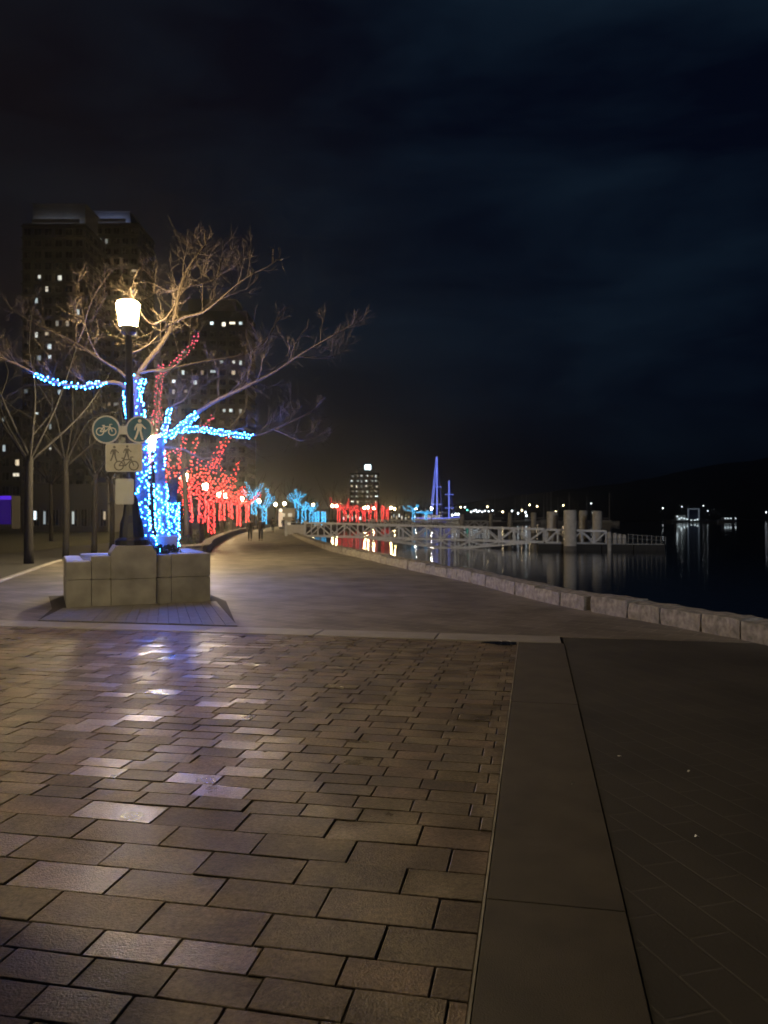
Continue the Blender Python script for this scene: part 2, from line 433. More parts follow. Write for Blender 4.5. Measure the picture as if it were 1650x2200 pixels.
for zi, u, v, w, rh in individual:
    t = tone(rng); key = (zi, round(w, 3), t)
    if key not in shared:
        b = MB(); b.bevbox((0, 0, -0.03), (w - 0.009, rh - 0.009, 0.06), 0.0032); shared[key] = b.mesh('paver', PAVERS[t])
    o = bpy.data.objects.new('paver', shared[key]); COL.objects.link(o); o.parent = panel
    rx, ry, rz, dz = paver_tilt(rng); p = Q(u, v)
    o.location = (p[0], p[1], dz); o.rotation_euler = (rx, ry, math.atan2(U_.y, U_.x) + rz)
b = MB()
for zi, u, v, w, rh in rest:
    b.cur = tone(rng); rx, ry, rz, dz = paver_tilt(rng); p = Q(u, v)
    M = ROT @ Matrix.Rotation(rz, 3, 'Z') @ Matrix.Rotation(ry, 3, 'Y') @ Matrix.Rotation(rx, 3, 'X')
    b.bevbox(Vector((p[0], p[1], dz)) + M @ Vector((0, 0, -0.03)), (w - 0.009, rh - 0.009, 0.06), 0.0032, M)
tag(b.build('pavers', PAVERS, panel), kind='stuff')

# concrete strip beside the panel, its slabs, the pale edging, the header band
strip = tag(sheet('concrete_strip', [Q(0.0, 0.0), Q(0.0, -14), Q(0.618, -14), Q(0.618, 0.0)], -0.05, BED))
def strip_mat():
    m = CONCRETE.copy(); m.name = 'stained_strip_concrete'
    n, l = m.node_tree.nodes, m.node_tree.links; bsdf = n['Principled BSDF']
    src = bsdf.inputs['Base Color'].links[0].from_socket
    tc = n.new('ShaderNodeTexCoord'); mp = n.new('ShaderNodeMapping'); mp.inputs['Rotation'].default_value = (0, 0, 0.2); mp.inputs['Scale'].default_value = (1.1, 2.2, 1)
    l.new(tc.outputs['Object'], mp.inputs[0])
    no = n.new('ShaderNodeTexNoise'); no.inputs['Scale'].default_value = 1.7; no.inputs['Detail'].default_value = 3
    l.new(mp.outputs[0], no.inputs['Vector'])
    rp = n.new('ShaderNodeValToRGB'); rp.color_ramp.elements[0].position = 0.66; rp.color_ramp.elements[0].color = (1, 1, 1, 1)
    rp.color_ramp.elements[1].position = 0.76; rp.color_ramp.elements[1].color = (0.45, 0.42, 0.38, 1)
    l.new(no.outputs['Fac'], rp.inputs['Fac'])
    mx = n.new('ShaderNodeMixRGB'); mx.blend_type = 'MULTIPLY'; mx.inputs['Fac'].default_value = 1
    l.new(src, mx.inputs['Color1']); l.new(rp.outputs['Color'], mx.inputs['Color2']); l.new(mx.outputs[0], bsdf.inputs['Base Color'])
    return m
STRIPM = strip_mat()
bounds = [0.0, -3.55, -7.4, -11.2]
for a, c in zip(bounds[:-1], bounds[1:]):
    b = MB(); b.bevbox((0, 0, -0.025), (0.616, a - c - 0.004, 0.05), 0.004)
    o = b.build('slab', STRIPM, strip); p = Q(0.31, (a + c) / 2)
    o.location = (p[0], p[1], 0.003); o.rotation_euler = (0, 0, math.atan2(U_.y, U_.x))
b = MB(); M = ROT
pa, pb = Q(-0.007, -0.02), Q(-0.007, -11.2)
b.box(((pa[0] + pb[0]) / 2, (pa[1] + pb[1]) / 2, -0.012), (0.011, 11.18, 0.034), ROT)
b.build('edging', mat('pale_edging', (0.30, 0.27, 0.22), 0.5, 0.45, 5.0), strip)
band = tag(sheet('header_band', [Q(PANEL_L, 0.0), Q(0.618, 0.0), Q(0.618, 0.6), Q(PANEL_L, 0.6)], -0.04, BED))
x = PANEL_L + 0.01
for k in range(6):
    w = 1.8 if k < 5 else 1.78
    b = MB(); b.bevbox((0, 0, -0.02), (w - 0.01, 0.592, 0.04), 0.008)
    o = b.build('slab', BAND, band); p = Q(x + w / 2, 0.301)
    o.location = (p[0], p[1], 0.012); o.rotation_euler = (0, 0, math.atan2(U_.y, U_.x)); x += w

# distant land and hills
def hills():
    b = MB(); D = 1500
    ridge = [(-900, 1088), (200, 1092), (700, 1094), (860, 1092), (930, 1087), (1000, 1081), (1080, 1069), (1160, 1058), (1240, 1049), (1320, 1040), (1400, 1026), (1480, 1010), (1560, 996), (1650, 984), (1760, 974), (2100, 975), (2600, 990), (3000, 1040)]
    rr = random.Random(5); top = []; foot = []
    pts = smooth_path([(x, y, 0) for x, y in ridge], 25)
    for p in pts:
        t = at(p.x, p.y + rr.uniform(-2, 2), D); top.append(t); foot.append(Vector((t.x * 0.93, D * 0.93 - 60, WZ - 0.5)))
    back = [Vector((t.x * 1.08, t.y * 1.12, -1.4)) for t in top]; n = len(top)
    b.add(foot + top + back, [(i, i + 1, n + i + 1, n + i) for i in range(n - 1)] + [(n + i, n + i + 1, 2 * n + i + 1, 2 * n + i) for i in range(n - 1)])
    return tag(b.build('hills', mat('forest_hillside', (0.012, 0.016, 0.013), 1.0, 0.4, 0.01), smooth=True), kind='structure')
hills()
sheet('far_shore', [at(915, 1112, 420).xy[:], at(1160, 1112, 560).xy[:], at(1420, 1112, 640).xy[:], at(1700, 1112, 600).xy[:], (700, 1300), (-200, 1300), at(560, 1112, 620).xy[:]], WZ + 0.5, SOIL, thick=1.0)

# ------------------------------------------------------------------ sea wall
wall = thing('sea_wall', 'low sea wall of rough granite cap stones curving along the water', 'wall')
b = MB(); path = SEA_OUT[::3]; inn = SEA_MID[::3]
vs = []
for p, q in zip(path, inn):
    vs += [Vector((q.x, q.y, -0.075)), Vector((p.x, p.y, -0.075)), Vector((p.x, p.y, -2.6))]
b.add(vs, [f for i in range(len(path) - 1) for f in ((3 * i, 3 * i + 1, 3 * i + 4, 3 * i + 3), (3 * i + 1, 3 * i + 2, 3 * i + 5, 3 * i + 4))])
b.build('wall_face', WALL_BODY, wall)
def stone_mesh(seed):
    r = random.Random(seed); nx, ny, nz = 6, 2, 2; idx = {}; vs = []; fs = []
    def vid(i, j, k):
        if (i, j, k) not in idx:
            x, y, z = i / nx - .5, (j / ny - .5), k / nz
            ex = 0.02 if i in (0, nx) else 0.0
            rough = 0.015
            yy = y * 0.46 + r.uniform(-rough, rough) * (1.0 if j == 0 else 0.7)
            zz = z * 0.30 + (r.uniform(-.011, .011) if k > 0 else 0.0)
            if k == nz and j == 0: yy += 0.02; zz -= 0.012
            xx = x * (1 - ex) + r.uniform(-.008, .008)
            idx[(i, j, k)] = len(vs); vs.append((xx, yy, zz))
        return idx[(i, j, k)]
    for i in range(nx):
        for k in range(nz):
            fs.append((vid(i, 0, k), vid(i + 1, 0, k), vid(i + 1, 0, k + 1), vid(i, 0, k + 1)))
            fs.append((vid(i + 1, ny, k), vid(i, ny, k), vid(i, ny, k + 1), vid(i + 1, ny, k + 1)))
        for j in range(ny): fs.append((vid(i, j, nz), vid(i + 1, j, nz), vid(i + 1, j + 1, nz), vid(i, j + 1, nz)))
    for k in range(nz):
        for j in range(ny):
            fs.append((vid(0, j + 1, k), vid(0, j, k), vid(0, j, k + 1), vid(0, j + 1, k + 1)))
            fs.append((vid(nx, j, k), vid(nx, j + 1, k), vid(nx, j + 1, k + 1), vid(nx, j, k + 1)))
    b = MB(); b.add(vs, fs); return b.mesh('stone', GRANITE)
STONES = [stone_mesh(s) for s in range(10)]
cum = [0.0]
for a, c in zip(SEA_MID[:-1], SEA_MID[1:]): cum.append(cum[-1] + (c - a).length)
def along(s):
    lo = 0; hi = len(cum) - 1
    while hi - lo > 1:
        m = (lo + hi) // 2
        if cum[m] <= s: lo = m
        else: hi = m
    t = (s - cum[lo]) / max(1e-9, cum[hi] - cum[lo]); return SEA_MID[lo].lerp(SEA_MID[hi], t)
# the wide open joint stands about fourteen metres out
gap_s = min(range(len(SEA_MID)), key=lambda i: abs(SEA_MID[i].y - 14.45)); gap_s = cum[gap_s]
rs = random.Random(3); s = 0.0; nst = 0; gap_done = False
while s < cum[-1] - 1.2:
    L = rs.choice((0.78, 0.86, 0.95, 1.02, 1.12))
    if s > 60: L *= 1 + (s - 60) / 120
    if not gap_done and s + L > gap_s - 0.35:
        L = gap_s - 0.07 - s
        if L < 0.5: L += 0.0
        gap_done = True; nxt = gap_s + 0.07
    else: nxt = s + L
    a, c = along(s + 0.006), along(s + L - 0.006)
    if s + L > 26:
        o = bpy.data.objects.new('stone', STONES[rs.randrange(10)]); COL.objects.link(o); o.parent = wall
        o.location = ((a.x + c.x) / 2, (a.y + c.y) / 2, -0.01 + rs.uniform(-.012, .012))
        d = c - a; o.rotation_euler = (0, rs.uniform(-.006, .006), math.atan2(d.y, d.x) + rs.uniform(-.012, .012) + math.pi)
        o.scale = (d.length - 0.012, rs.uniform(.95, 1.06), rs.uniform(.92, 1.06)); nst += 1
    s = nxt

# ------------------------------------------------------------------ planter
P0, P1 = Vector((-6.14, 14.85, 0)), Vector((-3.60, 15.97, 0))
ang = math.atan2(P1.y - P0.y, P1.x - P0.x)
LEN = (P1 - P0).length
planter = thing('planter', 'stepped pale concrete block planter holding the lamp base and a lit tree', 'planter', P0, ang)
DEP = 2.6
def blk(x0, x1, z0, z1, y0=0.0, y1=0.42, name='block', j=0.012, bev=0.018):
    b = MB(); b.bevbox(((x0 + x1) / 2, (y0 + y1) / 2, (z0 + z1) / 2), (x1 - x0 - j, y1 - y0 - j, z1 - z0 - j), bev)
    return b.build(name, STONE_PLANTER, planter)
xs = [0.0, 0.46, 0.82, 1.68, 1.98, LEN]
tops = [0.90, 1.00, 0.0, 1.00, 1.02]
for i, (x0, x1) in enumerate(zip(xs[:-1], xs[1:])):
    if i == 2:
        continue
    blk(x0, x1, 0, 0.54); blk(x0, x1, 0.54, tops[i])
blk(xs[2], xs[3], 0, 0.54, -0.05, 0.8)
b = MB()                                     # lamp pedestal with chamfered shoulders
pr = [(-.43, .54), (.43, .54), (.43, 1.05), (.34, 1.19), (-.34, 1.19), (-.43, 1.05)]
xc = (xs[2] + xs[3]) / 2
b.add([(xc + x, y, z) for y in (-.05, .8) for x, z in pr], [(0, 1, 2, 3, 4, 5), (11, 10, 9, 8, 7, 6)] + [(i, i + 6, (i + 1) % 6 + 6, (i + 1) % 6) for i in range(6)])
b.build('pedestal', STONE_PLANTER, planter)
for y0, y1 in ((0.42, 1.5), (1.5, DEP)):
    blk(0.0, 0.35, 0, 0.54, y0, y1); blk(0.0, 0.35, 0.54, 0.90, y0, y1)
    blk(LEN - 0.36, LEN, 0, 0.54, y0, y1); blk(LEN - 0.36, LEN, 0.54, 1.02, y0, y1)
blk(0.35, LEN - 0.36, 0, 0.54, DEP - .35, DEP); blk(0.35, LEN - 0.36, 0.54, 0.95, DEP - .35, DEP)
blk(LEN - 1.15, LEN - 0.37, 0.9, 1.34, DEP - .75, DEP - .36)
b = MB(); b.box((LEN / 2, DEP / 2, 0.45), (LEN - .5, DEP - .5, 0.86)); b.build('soil', SOIL, planter)
# sloping apron of sett paving round the planter
ap = MB(); n_ap = 18
def PL(x, y, z=0.0):
    c, s_ = math.cos(ang), math.sin(ang); return Vector((P0.x + c * x - s_ * y, P0.y + s_ * x + c * y, z))
AFL, AFR = Vector((-5.85, 12.97, 0)), Vector((-2.35, 12.29, 0))
ap_poly = [AFL, AFR, PL(LEN + .32, 0.0), PL(LEN + .25, DEP), PL(-.3, DEP), PL(-.25, 0)]
apron = tag(sheet('apron', [(p.x, p.y) for p in ap_poly], 0.004, BED))
apm = mat('apron_sett', (0.17, 0.16, 0.15), 0.6, 0.2, 6.0, 0.3, 60)
for k in range(n_ap):
    t0, t1 = k / n_ap, (k + 1) / n_ap
    A, B = AFL.lerp(AFR, t0), AFL.lerp(AFR, t1); A = A + Vector((0, .05, 0)); B = B + Vector((0, .05, 0))
    Cc, Dd = PL(-.06, -.06).lerp(PL(LEN + .1, -.06), t1), PL(-.06, -.06).lerp(PL(LEN + .1, -.06), t0)
    b = MB(); q = [A.lerp(B, .02), A.lerp(B, .98), Dd.lerp(Cc, .98), Dd.lerp(Cc, .02)]
    z = 0.018 + rng.uniform(-.003, .003)
    b.prism([(p.x, p.y) for p in q], 0.0, z); b.build('paving_stone', apm, apron)

# low shrub in the planter
def shrub(name, label, c, r, h, n, m, group=None, seed=1):
    rr = random.Random(seed); root = thing(name, label, 'shrub', c, 0, group); b = MB()
    for _ in range(n):
        a, z = rr.uniform(0, 6.283), rr.random(); q = math.sqrt(rr.random()) * (1 - .35 * z)
        p = Vector((math.cos(a) * r[0] * q, math.sin(a) * r[1] * q, h * z + rr.uniform(0, .02)))
        d = Vector((rr.gauss(0, 1), rr.gauss(0, 1), rr.gauss(.6, .8))).normalized(); s = d.cross(Vector((rr.gauss(0, 1), rr.gauss(0, 1), rr.gauss(0, 1)))).normalized()
        L, w = rr.uniform(.05, .10), rr.uniform(.018, .03)
        b.add([p - d * L * .1, p + d * L * .5 + s * w, p + d * L, p + d * L * .5 - s * w], [(0, 1, 2, 3)])
    o = b.build('foliage', m, root); tag(o, kind='stuff')
    b = MB()
    for _ in range(14):
        a = rr.uniform(0, 6.283); b.tube([(0, 0, -.03), (math.cos(a) * r[0] * .6, math.sin(a) * r[1] * .6, h * .7)], [.012, .004], 4)
    b.build('stem', BARK_DIMMED, root)
    return root
shrub('low_shrub', 'small low green shrub growing in the planter beside the lit trunks', PL(1.9, 0.75, 0.88), (.5, .28), .26, 420, HEDGE, seed=4)

# ------------------------------------------------------------------ trees
def grow(b, p, d, L, r, depth, rr, up=0.25, sides=3):
    pts = [p.copy()]; q = p.copy(); dd = d.normalized(); n = 4
    for i in range(n):
        dd = (dd + Vector((rr.gauss(0, .16), rr.gauss(0, .16), rr.gauss(up * .25, .14)))).normalized()
        q = q + dd * (L / n); pts.append(q.copy())
    rad = [max(0.0030, r * (1 - .8 * i / n)) for i in range(n + 1)]
    b.tube(pts, rad, sides, cap=False)
    if depth <= 0: return
    k = rr.randint(3, 5)
    for i in range(k):
        t = rr.uniform(.2, 1.0) * n; a = int(min(t, n - 1)); s = pts[a].lerp(pts[a + 1], t - a)
        tan = (pts[a + 1] - pts[a]).normalized()
        side = Vector((rr.gauss(0, 1), rr.gauss(0, 1), rr.gauss(.15, .8))).normalized()
        nd = (tan * .8 + side * .75).normalized()
        grow(b, s, nd, L * rr.uniform(.42, .68), max(.003, r * .5), depth - 1, rr, up, sides)

def helix_bulbs(b, pts, rad, spacing, br, rr, wire=None, turns=None, jitter=0.35, dens=1.0):
    """light string wound round a limb: bulbs on its surface, and its wire"""
    pts = [Vector(p) for p in pts]
    if isinstance(rad, (int, float)): rad = [rad] * len(pts)
    seg = [(pts[i + 1] - pts[i]).length for i in range(len(pts) - 1)]; total = sum(seg)
    n = max(2, int(total / spacing * dens)); th = rr.uniform(0, 6.28); wp = []
    for i in range(n):
        s = (i + rr.uniform(-jitter, jitter)) / n * total; s = min(max(s, 0), total * .999); k = 0; acc = 0
        while k < len(seg) - 1 and acc + seg[k] < s: acc += seg[k]; k += 1
        t = (s - acc) / seg[k]; c = pts[k].lerp(pts[k + 1], t); r = rad[k] * (1 - t) + rad[k + 1] * t
        tan = (pts[k + 1] - pts[k]).normalized(); u = tan.orthogonal().normalized(); w = tan.cross(u)
        th += 2.4 + rr.uniform(-1.2, 1.2)
        p = c + (u * math.cos(th) + w * math.sin(th)) * (r + br * .9)
        b.bulb(p, br * rr.uniform(.8, 1.2)); wp.append(p - (u * math.cos(th) + w * math.sin(th)) * br)
    if wire is not None and len(wp) > 2: wire.append(MB()); wire[-1].tube(wp, 0.004, 3, cap=False)
WIRE = mat('dark_wire', (0.01, 0.015, 0.012), 0.6, 0.1, 5.0)

def light_string(name, label, m, runs, group, seed, wire=True, cat='fairy lights'):
    """runs: list of (points, radius, spacing, bulb radius)"""
    rr = random.Random(seed); root = thing(name, label, cat, (0, 0, 0), 0, group)
    wb = [] if wire else None; b = MB()
    for pts, rad, sp, br in runs: helix_bulbs(b, pts, rad, sp, br, rr, wb)
    tag(b.build('bulbs', m, root), kind='stuff')
    for w_ in (wb or []): w_.build('wire', WIRE, root)
    return root

def limb_pts(pix, d0=None, step=0.25):
    return smooth_path([at(*(p if len(p) == 3 else (p[0], p[1], d0))) for p in pix], step)
def taper(pts, r0, r1): n = len(pts) - 1; return [r0 + (r1 - r0) * (i / n) ** .8 for i in range(n + 1)]

def limbed_tree(name, label, trunk, limbs, seed, tw_len=1.0, depth=2, m=BARK, twig_step=2, group=None, start=.35, sparse=()):
    """trunk: (points, r0, r1); limbs: list of (points, r0, r1). Trunk, each limb and the twigs are parts."""
    rr = random.Random(seed); root = thing(name, label, 'tree', (0, 0, 0), 0, group)
    b = MB(); b.tube(trunk[0], taper(*trunk), 8); b.build('trunk', m, root, True)
    tw = MB()
    for li, (pts, r0, r1) in enumerate(limbs):
        b = MB(); b.tube(pts, taper(pts, r0 * .66, r1 * .7), 6); b.build('limb', m, root, True)
        n = len(pts)
        for i in range(int(n * start), n, twig_step * (3 if li in sparse else 1)):
            f = i / n; tan = (pts[min(i + 1, n - 1)] - pts[max(i - 1, 0)]).normalized()
            side = Vector((rr.gauss(0, 1), rr.gauss(0, 1), rr.gauss(.3, .8))).normalized()
            L = tw_len * (1.15 - .55 * f) * rr.uniform(.6, 1.15)
            grow(tw, pts[i], tan * .75 + side * .7, L, max(.006, r0 * .16 * (1 - .6 * f)), depth, rr)
        grow(tw, pts[-1], pts[-1] - pts[-2], tw_len * .6, r1, depth, rr)
    tag(tw.build('twigs', m, root), kind='stuff')
    return root

DA, DB = 17.2, 19.6
tA = limb_pts([(326, 1192), (312, 1160), (302, 1120), (299, 1060), (301, 980), (292, 900), (285, 840), (296, 806)], DA)
A_limbs = [
    (limb_pts([(296, 808), (318, 775), (345, 742), (372, 695), (380, 655), (386, 620), (402, 580), (425, 545)], DA), .105, .03),
    (limb_pts([(374, 692, 17.2), (400, 680, 17.0), (435, 672, 16.8), (470, 645, 16.5), (510, 610, 16.3), (548, 585, 16)]), .05, .014),
    (limb_pts([(386, 622, 17.2), (412, 612, 17.4), (438, 609, 17.6), (466, 594, 17.8), (475, 560, 18)]), .042, .012),
    (limb_pts([(388, 618, 17.2), (360, 625, 17.5), (335, 612, 17.8), (300, 600, 18.2)]), .04, .012),
    (limb_pts([(372, 697, 17.2), (350, 690, 16.8), (329, 697, 16.6), (310, 682, 16.4), (302, 668, 16.2)]), .04, .012),
    (limb_pts([(330, 696, 16.6), (355, 685, 16.4), (372, 660, 16.2)]), .03, .010),
    (limb_pts([(298, 802, 17.2), (330, 796, 16.9), (358, 798, 16.6), (385, 780, 16.4), (402, 760, 16.2)]), .05, .012),
    (limb_pts([(285, 815, 17.0), (270, 770, 16.7), (300, 752, 16.4), (320, 740, 16.3), (338, 722, 16.2)]), .045, .012),
    (limb_pts([(300, 800, 17.2), (360, 792, 17.6), (440, 776, 18.2), (520, 762, 18.8), (565, 738, 19.2), (588, 705, 19.5)]), .05, .012),
    (limb_pts([(290, 862, 17.2), (262, 826, 17.0), (225, 822, 16.8), (180, 830, 16.5), (135, 826, 16.2), (95, 813, 15.9), (45, 787, 15.6), (-5, 766, 15.3), (-70, 745, 15)]), .085, .02),
    (limb_pts([(288, 830, 17.2), (258, 798, 17.5), (220, 775, 17.8), (165, 738, 18.1), (110, 712, 18.4), (65, 690, 18.7), (30, 668, 19)]), .065, .014),
    (limb_pts([(166, 738, 18.1), (180, 705, 18.0), (188, 670, 17.8), (205, 630, 17.6)]), .04, .012),
    (limb_pts([(250, 793, 17.5), (215, 770, 17.1), (195, 735, 16.8), (188, 715, 16.6)]), .03, .010),
]
limbed_tree('bare_tree', 'large bare winter tree in the stone planter, wound with blue fairy lights', (tA, .20, .13), A_limbs, 21, 1.05, 2, twig_step=1, sparse=(4, 5, 6, 7, 11, 12))
tB = limb_pts([(352, 1172), (348, 1120), (345, 1040), (342, 990), (344, 940)], DB)
B_limbs = [
    (limb_pts([(344, 945, 19.6), (385, 922, 19.5), (425, 886, 19.4), (470, 858, 19.3), (530, 830, 19.2), (595, 796, 19.0), (640, 765, 18.9), (688, 736, 18.8), (730, 712, 18.7)]), .11, .02),
    (limb_pts([(385, 924, 19.6), (430, 922, 19.9), (480, 930, 20.2), (545, 936, 20.5), (582, 926, 20.7), (622, 908, 20.9), (668, 886, 21)]), .08, .018),
    (limb_pts([(590, 924, 20.7), (618, 935, 20.6), (640, 946, 20.5), (658, 944, 20.4)]), .03, .010),
    (limb_pts([(344, 942, 19.6), (360, 905, 19.9), (366, 875, 20.2), (392, 862, 20.5), (405, 845, 20.7)]), .06, .014),
    (limb_pts([(470, 859, 19.3), (520, 828, 19.7), (535, 800, 20), (545, 770, 20.3), (570, 745, 20.5)]), .035, .010),
    (limb_pts([(345, 960, 19.6), (395, 965, 19.0), (430, 985, 18.6), (470, 980, 18.3)]), .05, .012),
    (limb_pts([(640, 766, 18.9), (670, 768, 19.1), (700, 770, 19.3), (715, 765, 19.4)]), .025, .008),
]
limbed_tree('bare_tree', 'bare tree leaning right behind the planter tree, blue lights on its low limbs', (tB, .16, .12), B_limbs, 33, 1.05, 2, BARK_LIT, twig_step=1)
tC = limb_pts([(372, 1175), (371, 1130), (370, 1080), (374, 1030)], 22.5)
limbed_tree('bare_tree', 'slim bare tree farthest right of the blue lit trunks at the planter', (tC, .17, .12),
            [(limb_pts([(374, 1035, 22.5), (395, 1010, 22.6), (420, 1000, 22.8), (450, 985, 23)]), .07, .02), (limb_pts([(373, 1040, 22.5), (365, 1000, 22.8), (385, 965, 23)]), .07, .02)], 44, .9, 2)

g = 'blue fairy lights wound round the planter trees'
light_string('fairy_lights', 'blue fairy lights winding up the leaning trunk in the planter and out its left limb', LED_BLUE,
             [(tA, .20, .0100, .0135), (A_limbs[9][0][4:int(len(A_limbs[9][0]) * .74)], .052, .032, .0140)], g, 1)
light_string('fairy_lights', 'blue fairy lights on the middle trunk and the two limbs reaching right', LED_BLUE,
             [(tB[:int(len(tB) * .62)], .16, .0098, .0140), (tB[int(len(tB) * .62):], .14, .04, .0145), (B_limbs[0][0][:int(len(B_limbs[0][0]) * .30)], .078, .019, .0145),
              (B_limbs[1][0][:int(len(B_limbs[1][0]) * .58)], .058, .026, .0145), (B_limbs[3][0][:int(len(B_limbs[3][0]) * .6)], .05, .036, .0145)], g, 2)
light_string('fairy_lights', 'dense blue fairy lights on the short trunk right of the other two', LED_BLUE, [(tC[:int(len(tC) * .72)], .18, .0085, .0150)], g, 3)

def simple_tree(name, label, base, th, spread, height, seed, m, r=.16, nl=7, depth=1, lean=0.0, group=None, tw=1.0, twig_step=3, limb_step=.5):
    """a trunk with limbs fanning out; returns (root, trunk, limbs) for the light strings"""
    rr = random.Random(seed); base = Vector(base)
    top = base + Vector((lean, rr.uniform(-.2, .2), th))
    tr = smooth_path([base, base.lerp(top, .5) + Vector((rr.uniform(-.08, .08), 0, 0)), top], .6)
    limbs = []
    for i in range(nl):
        a = 2 * math.pi * (i + rr.uniform(-.3, .3)) / nl; s = spread * rr.uniform(.55, 1.05); h = (height - th) * rr.uniform(.55, 1.0)
        st = top - Vector((0, 0, rr.uniform(0, .10) * th))
        e = top + Vector((math.cos(a) * s, math.sin(a) * s, h))
        mid = st.lerp(e, .45) + Vector((rr.gauss(0, .09), rr.gauss(0, .09), rr.gauss(0, .07))) * s + Vector((math.cos(a), math.sin(a), -.15)) * s * .12
        q3 = st.lerp(e, .75) + Vector((rr.gauss(0, .07), rr.gauss(0, .07), rr.gauss(0, .06))) * s
        limbs.append((smooth_path([st, mid, q3, e], limb_step), r * .5, r * .12))
    root = limbed_tree(name, label, (tr, r, r * .75), limbs, seed + 7, tw, depth, m, twig_step, group, .4)
    return root, tr, limbs

# red-lit row along the left edge of the promenade
gr, gl = 'bare trees in the red lit row beyond the planter', 'red fairy lights on the row of trees'
red_row = [(412, 40, 1.15, 2.75, 3.4, 8.4, 'nearest and tallest'), (434, 47, .9, 2.6, 2.6, 6.6, 'second'), (454, 54, .8, 2.7, 2.4, 6.0, 'third'), (478, 66, .9, 2.8, 2.6, 6.2, 'fourth'),
           (496, 80, 1.0, 3.0, 2.6, 6.0, 'fifth'), (513, 95, .9, 3.2, 3.0, 6.4, 'sixth'), (531, 112, .8, 3.3, 2.6, 5.6, 'farthest')]
for i, (px, d, z0, th, sp, h, w) in enumerate(red_row):
    base = at(px, 1112, d); base.z = -.03
    root, tr, limbs = simple_tree('bare_tree', 'bare tree wound with red lights, %s of the row beyond the planter' % w, base, th + .3, sp, h, 100 + i, BARK, .17 + .02 * (i > 3), 7 if i else 13, 2 if i < 3 else 1, group=gr, lean=(-.25 if i == 0 else rng.uniform(-.12, .12)), twig_step=2 if i < 3 else 3)
    br = .031 * (d / 40) ** .6; k = (d / 40) ** .75
    lo = next(j for j, p in enumerate(tr) if p.z > z0 - .2)
    dense = [(tr[max(0, lo):], .19, .0165 * k, br)]
    for j, (pts, r0, r1) in enumerate(limbs):
        dense.append((pts[:int(len(pts) * (.85 if i else .75))], .09, .105 * k, br))
    light_string('fairy_lights', 'red fairy lights covering the %s tree of the row beyond the planter' % w, LED_RED, dense, gl, 200 + i, wire=(i < 2))
    if i == 0:
        hi = [limb_pts([(345, 905, 38), (338, 860, 38), (345, 800, 38), (348, 780, 38)]), limb_pts([(348, 800, 38), (385, 770, 38), (410, 745, 38), (428, 715, 38)]), limb_pts([(330, 930, 38), (335, 880, 38)]), limb_pts([(425, 925, 39), (450, 905, 39), (460, 893, 39)]), limb_pts([(395, 970, 39), (350, 960, 39), (338, 925, 39)])]
        rootb = limbed_tree('bare_tree', 'tall bare tree between planter and red row, pink lights on its upper limbs', (limb_pts([(402, 1150, 39), (398, 1060, 39), (394, 970, 39)], step=.6), .15, .11), [(p, .07, .02) for p in hi], 77, 1.2, 1, BARK)
        light_string('fairy_lights', 'pink fairy lights climbing the tall limbs above the round pedestrian sign', LED_PINK, [(hi[0], .13, .05, .036), (hi[1], .10, .07, .036), (hi[2], .12, .06, .036), (hi[3], .1, .06, .036), (hi[4], .1, .08, .036)], None, 78)

# unlit park trees on the lawn, left
for i, (px, d, th, sp, h, w) in enumerate([(62, 30, 4.2, 3.4, 9.5, 'bare park tree with a thick dark trunk at the lawn edge, far left'), (141, 35, 4.4, 3.2, 9, 'dark bare park tree right of the thick trunk on the lawn'), (202, 39, 4.0, 2.8, 9.6, 'slim bare park tree with a lamp lit trunk on the lawn'), (240, 43, 4.0, 2.8, 10, 'bare park tree with a lit trunk close behind the street lamp'), (-25, 40, 4.5, 3.5, 9, 'bare park tree cut by the left edge of the photo'), (110, 58, 4.5, 3.2, 9, 'bare park tree farther back on the lawn beside the lit doorway')]):
    base = at(px, 1112, d); base.z = -.04
    simple_tree('bare_tree', w, base, th, sp, h, 300 + i, BARK_DIMMED, .2 if i == 0 else .16, 7, 2, group='unlit park trees on the lawn', tw=1.3)

# far lit trees and the unlit trees behind them
def far_lit(px, d, zlow, th, sp, h, led, label, gname, gl_, seed, dens=1.0, nl=5):
    base = at(px, 1112, d); base.z = 0.0
    root, tr, limbs = simple_tree('bare_tree', 'tree under ' + label, base, th, sp, h, seed, BARK_DIMMED, .22, nl, 0, group=gname, tw=1.4, twig_step=3, limb_step=1.0)
    lo = next(j for j, p in enumerate(tr) if p.z >= zlow * .6)
    runs = [(tr[lo:], .30, .055 / dens, .10)] + [(p[:max(3, int(len(p) * rng.uniform(.6, .95)))], .13, .17 / dens, .10) for p, a, c in limbs]
    light_string('fairy_lights', label, led, runs, gl_, seed + 1, wire=False)
gc, gcl = 'bare trees under cyan lights along the far promenade', 'cyan fairy lights on far promenade trees'
for i, (px, d, zl, th, sp, h, t) in enumerate([(567, 128, 1.0, 3.4, 3.6, 7.4, 'cyan fairy lights on the tree just right of the red row'), (546, 122, 2.5, 4.5, 2.6, 8.4, 'blue fairy lights on the tree between red row and cyan tree'), (637, 140, .8, 4.6, 3.2, 7.8, 'cyan fairy lights on the tallest tree above the lit pillar'), (652, 138, .6, 3.4, 2.6, 6.0, 'cyan fairy lights on the middle tree at the gangway head'), (669, 146, .8, 3.4, 2.0, 4.6, 'cyan fairy lights on the small tree beside the gangway head'), (888, 238, .5, 4.2, 4.4, 6.8, 'cyan fairy lights on the tree left of the blue yacht'), (915, 250, .5, 3.0, 3.6, 4.6, 'cyan fairy lights on the low tree against the blue yacht')]):
    far_lit(px, d, zl, th, sp, h, LED_CYAN_FAR, t, gc, gcl, 500 + i * 3, 1.3)
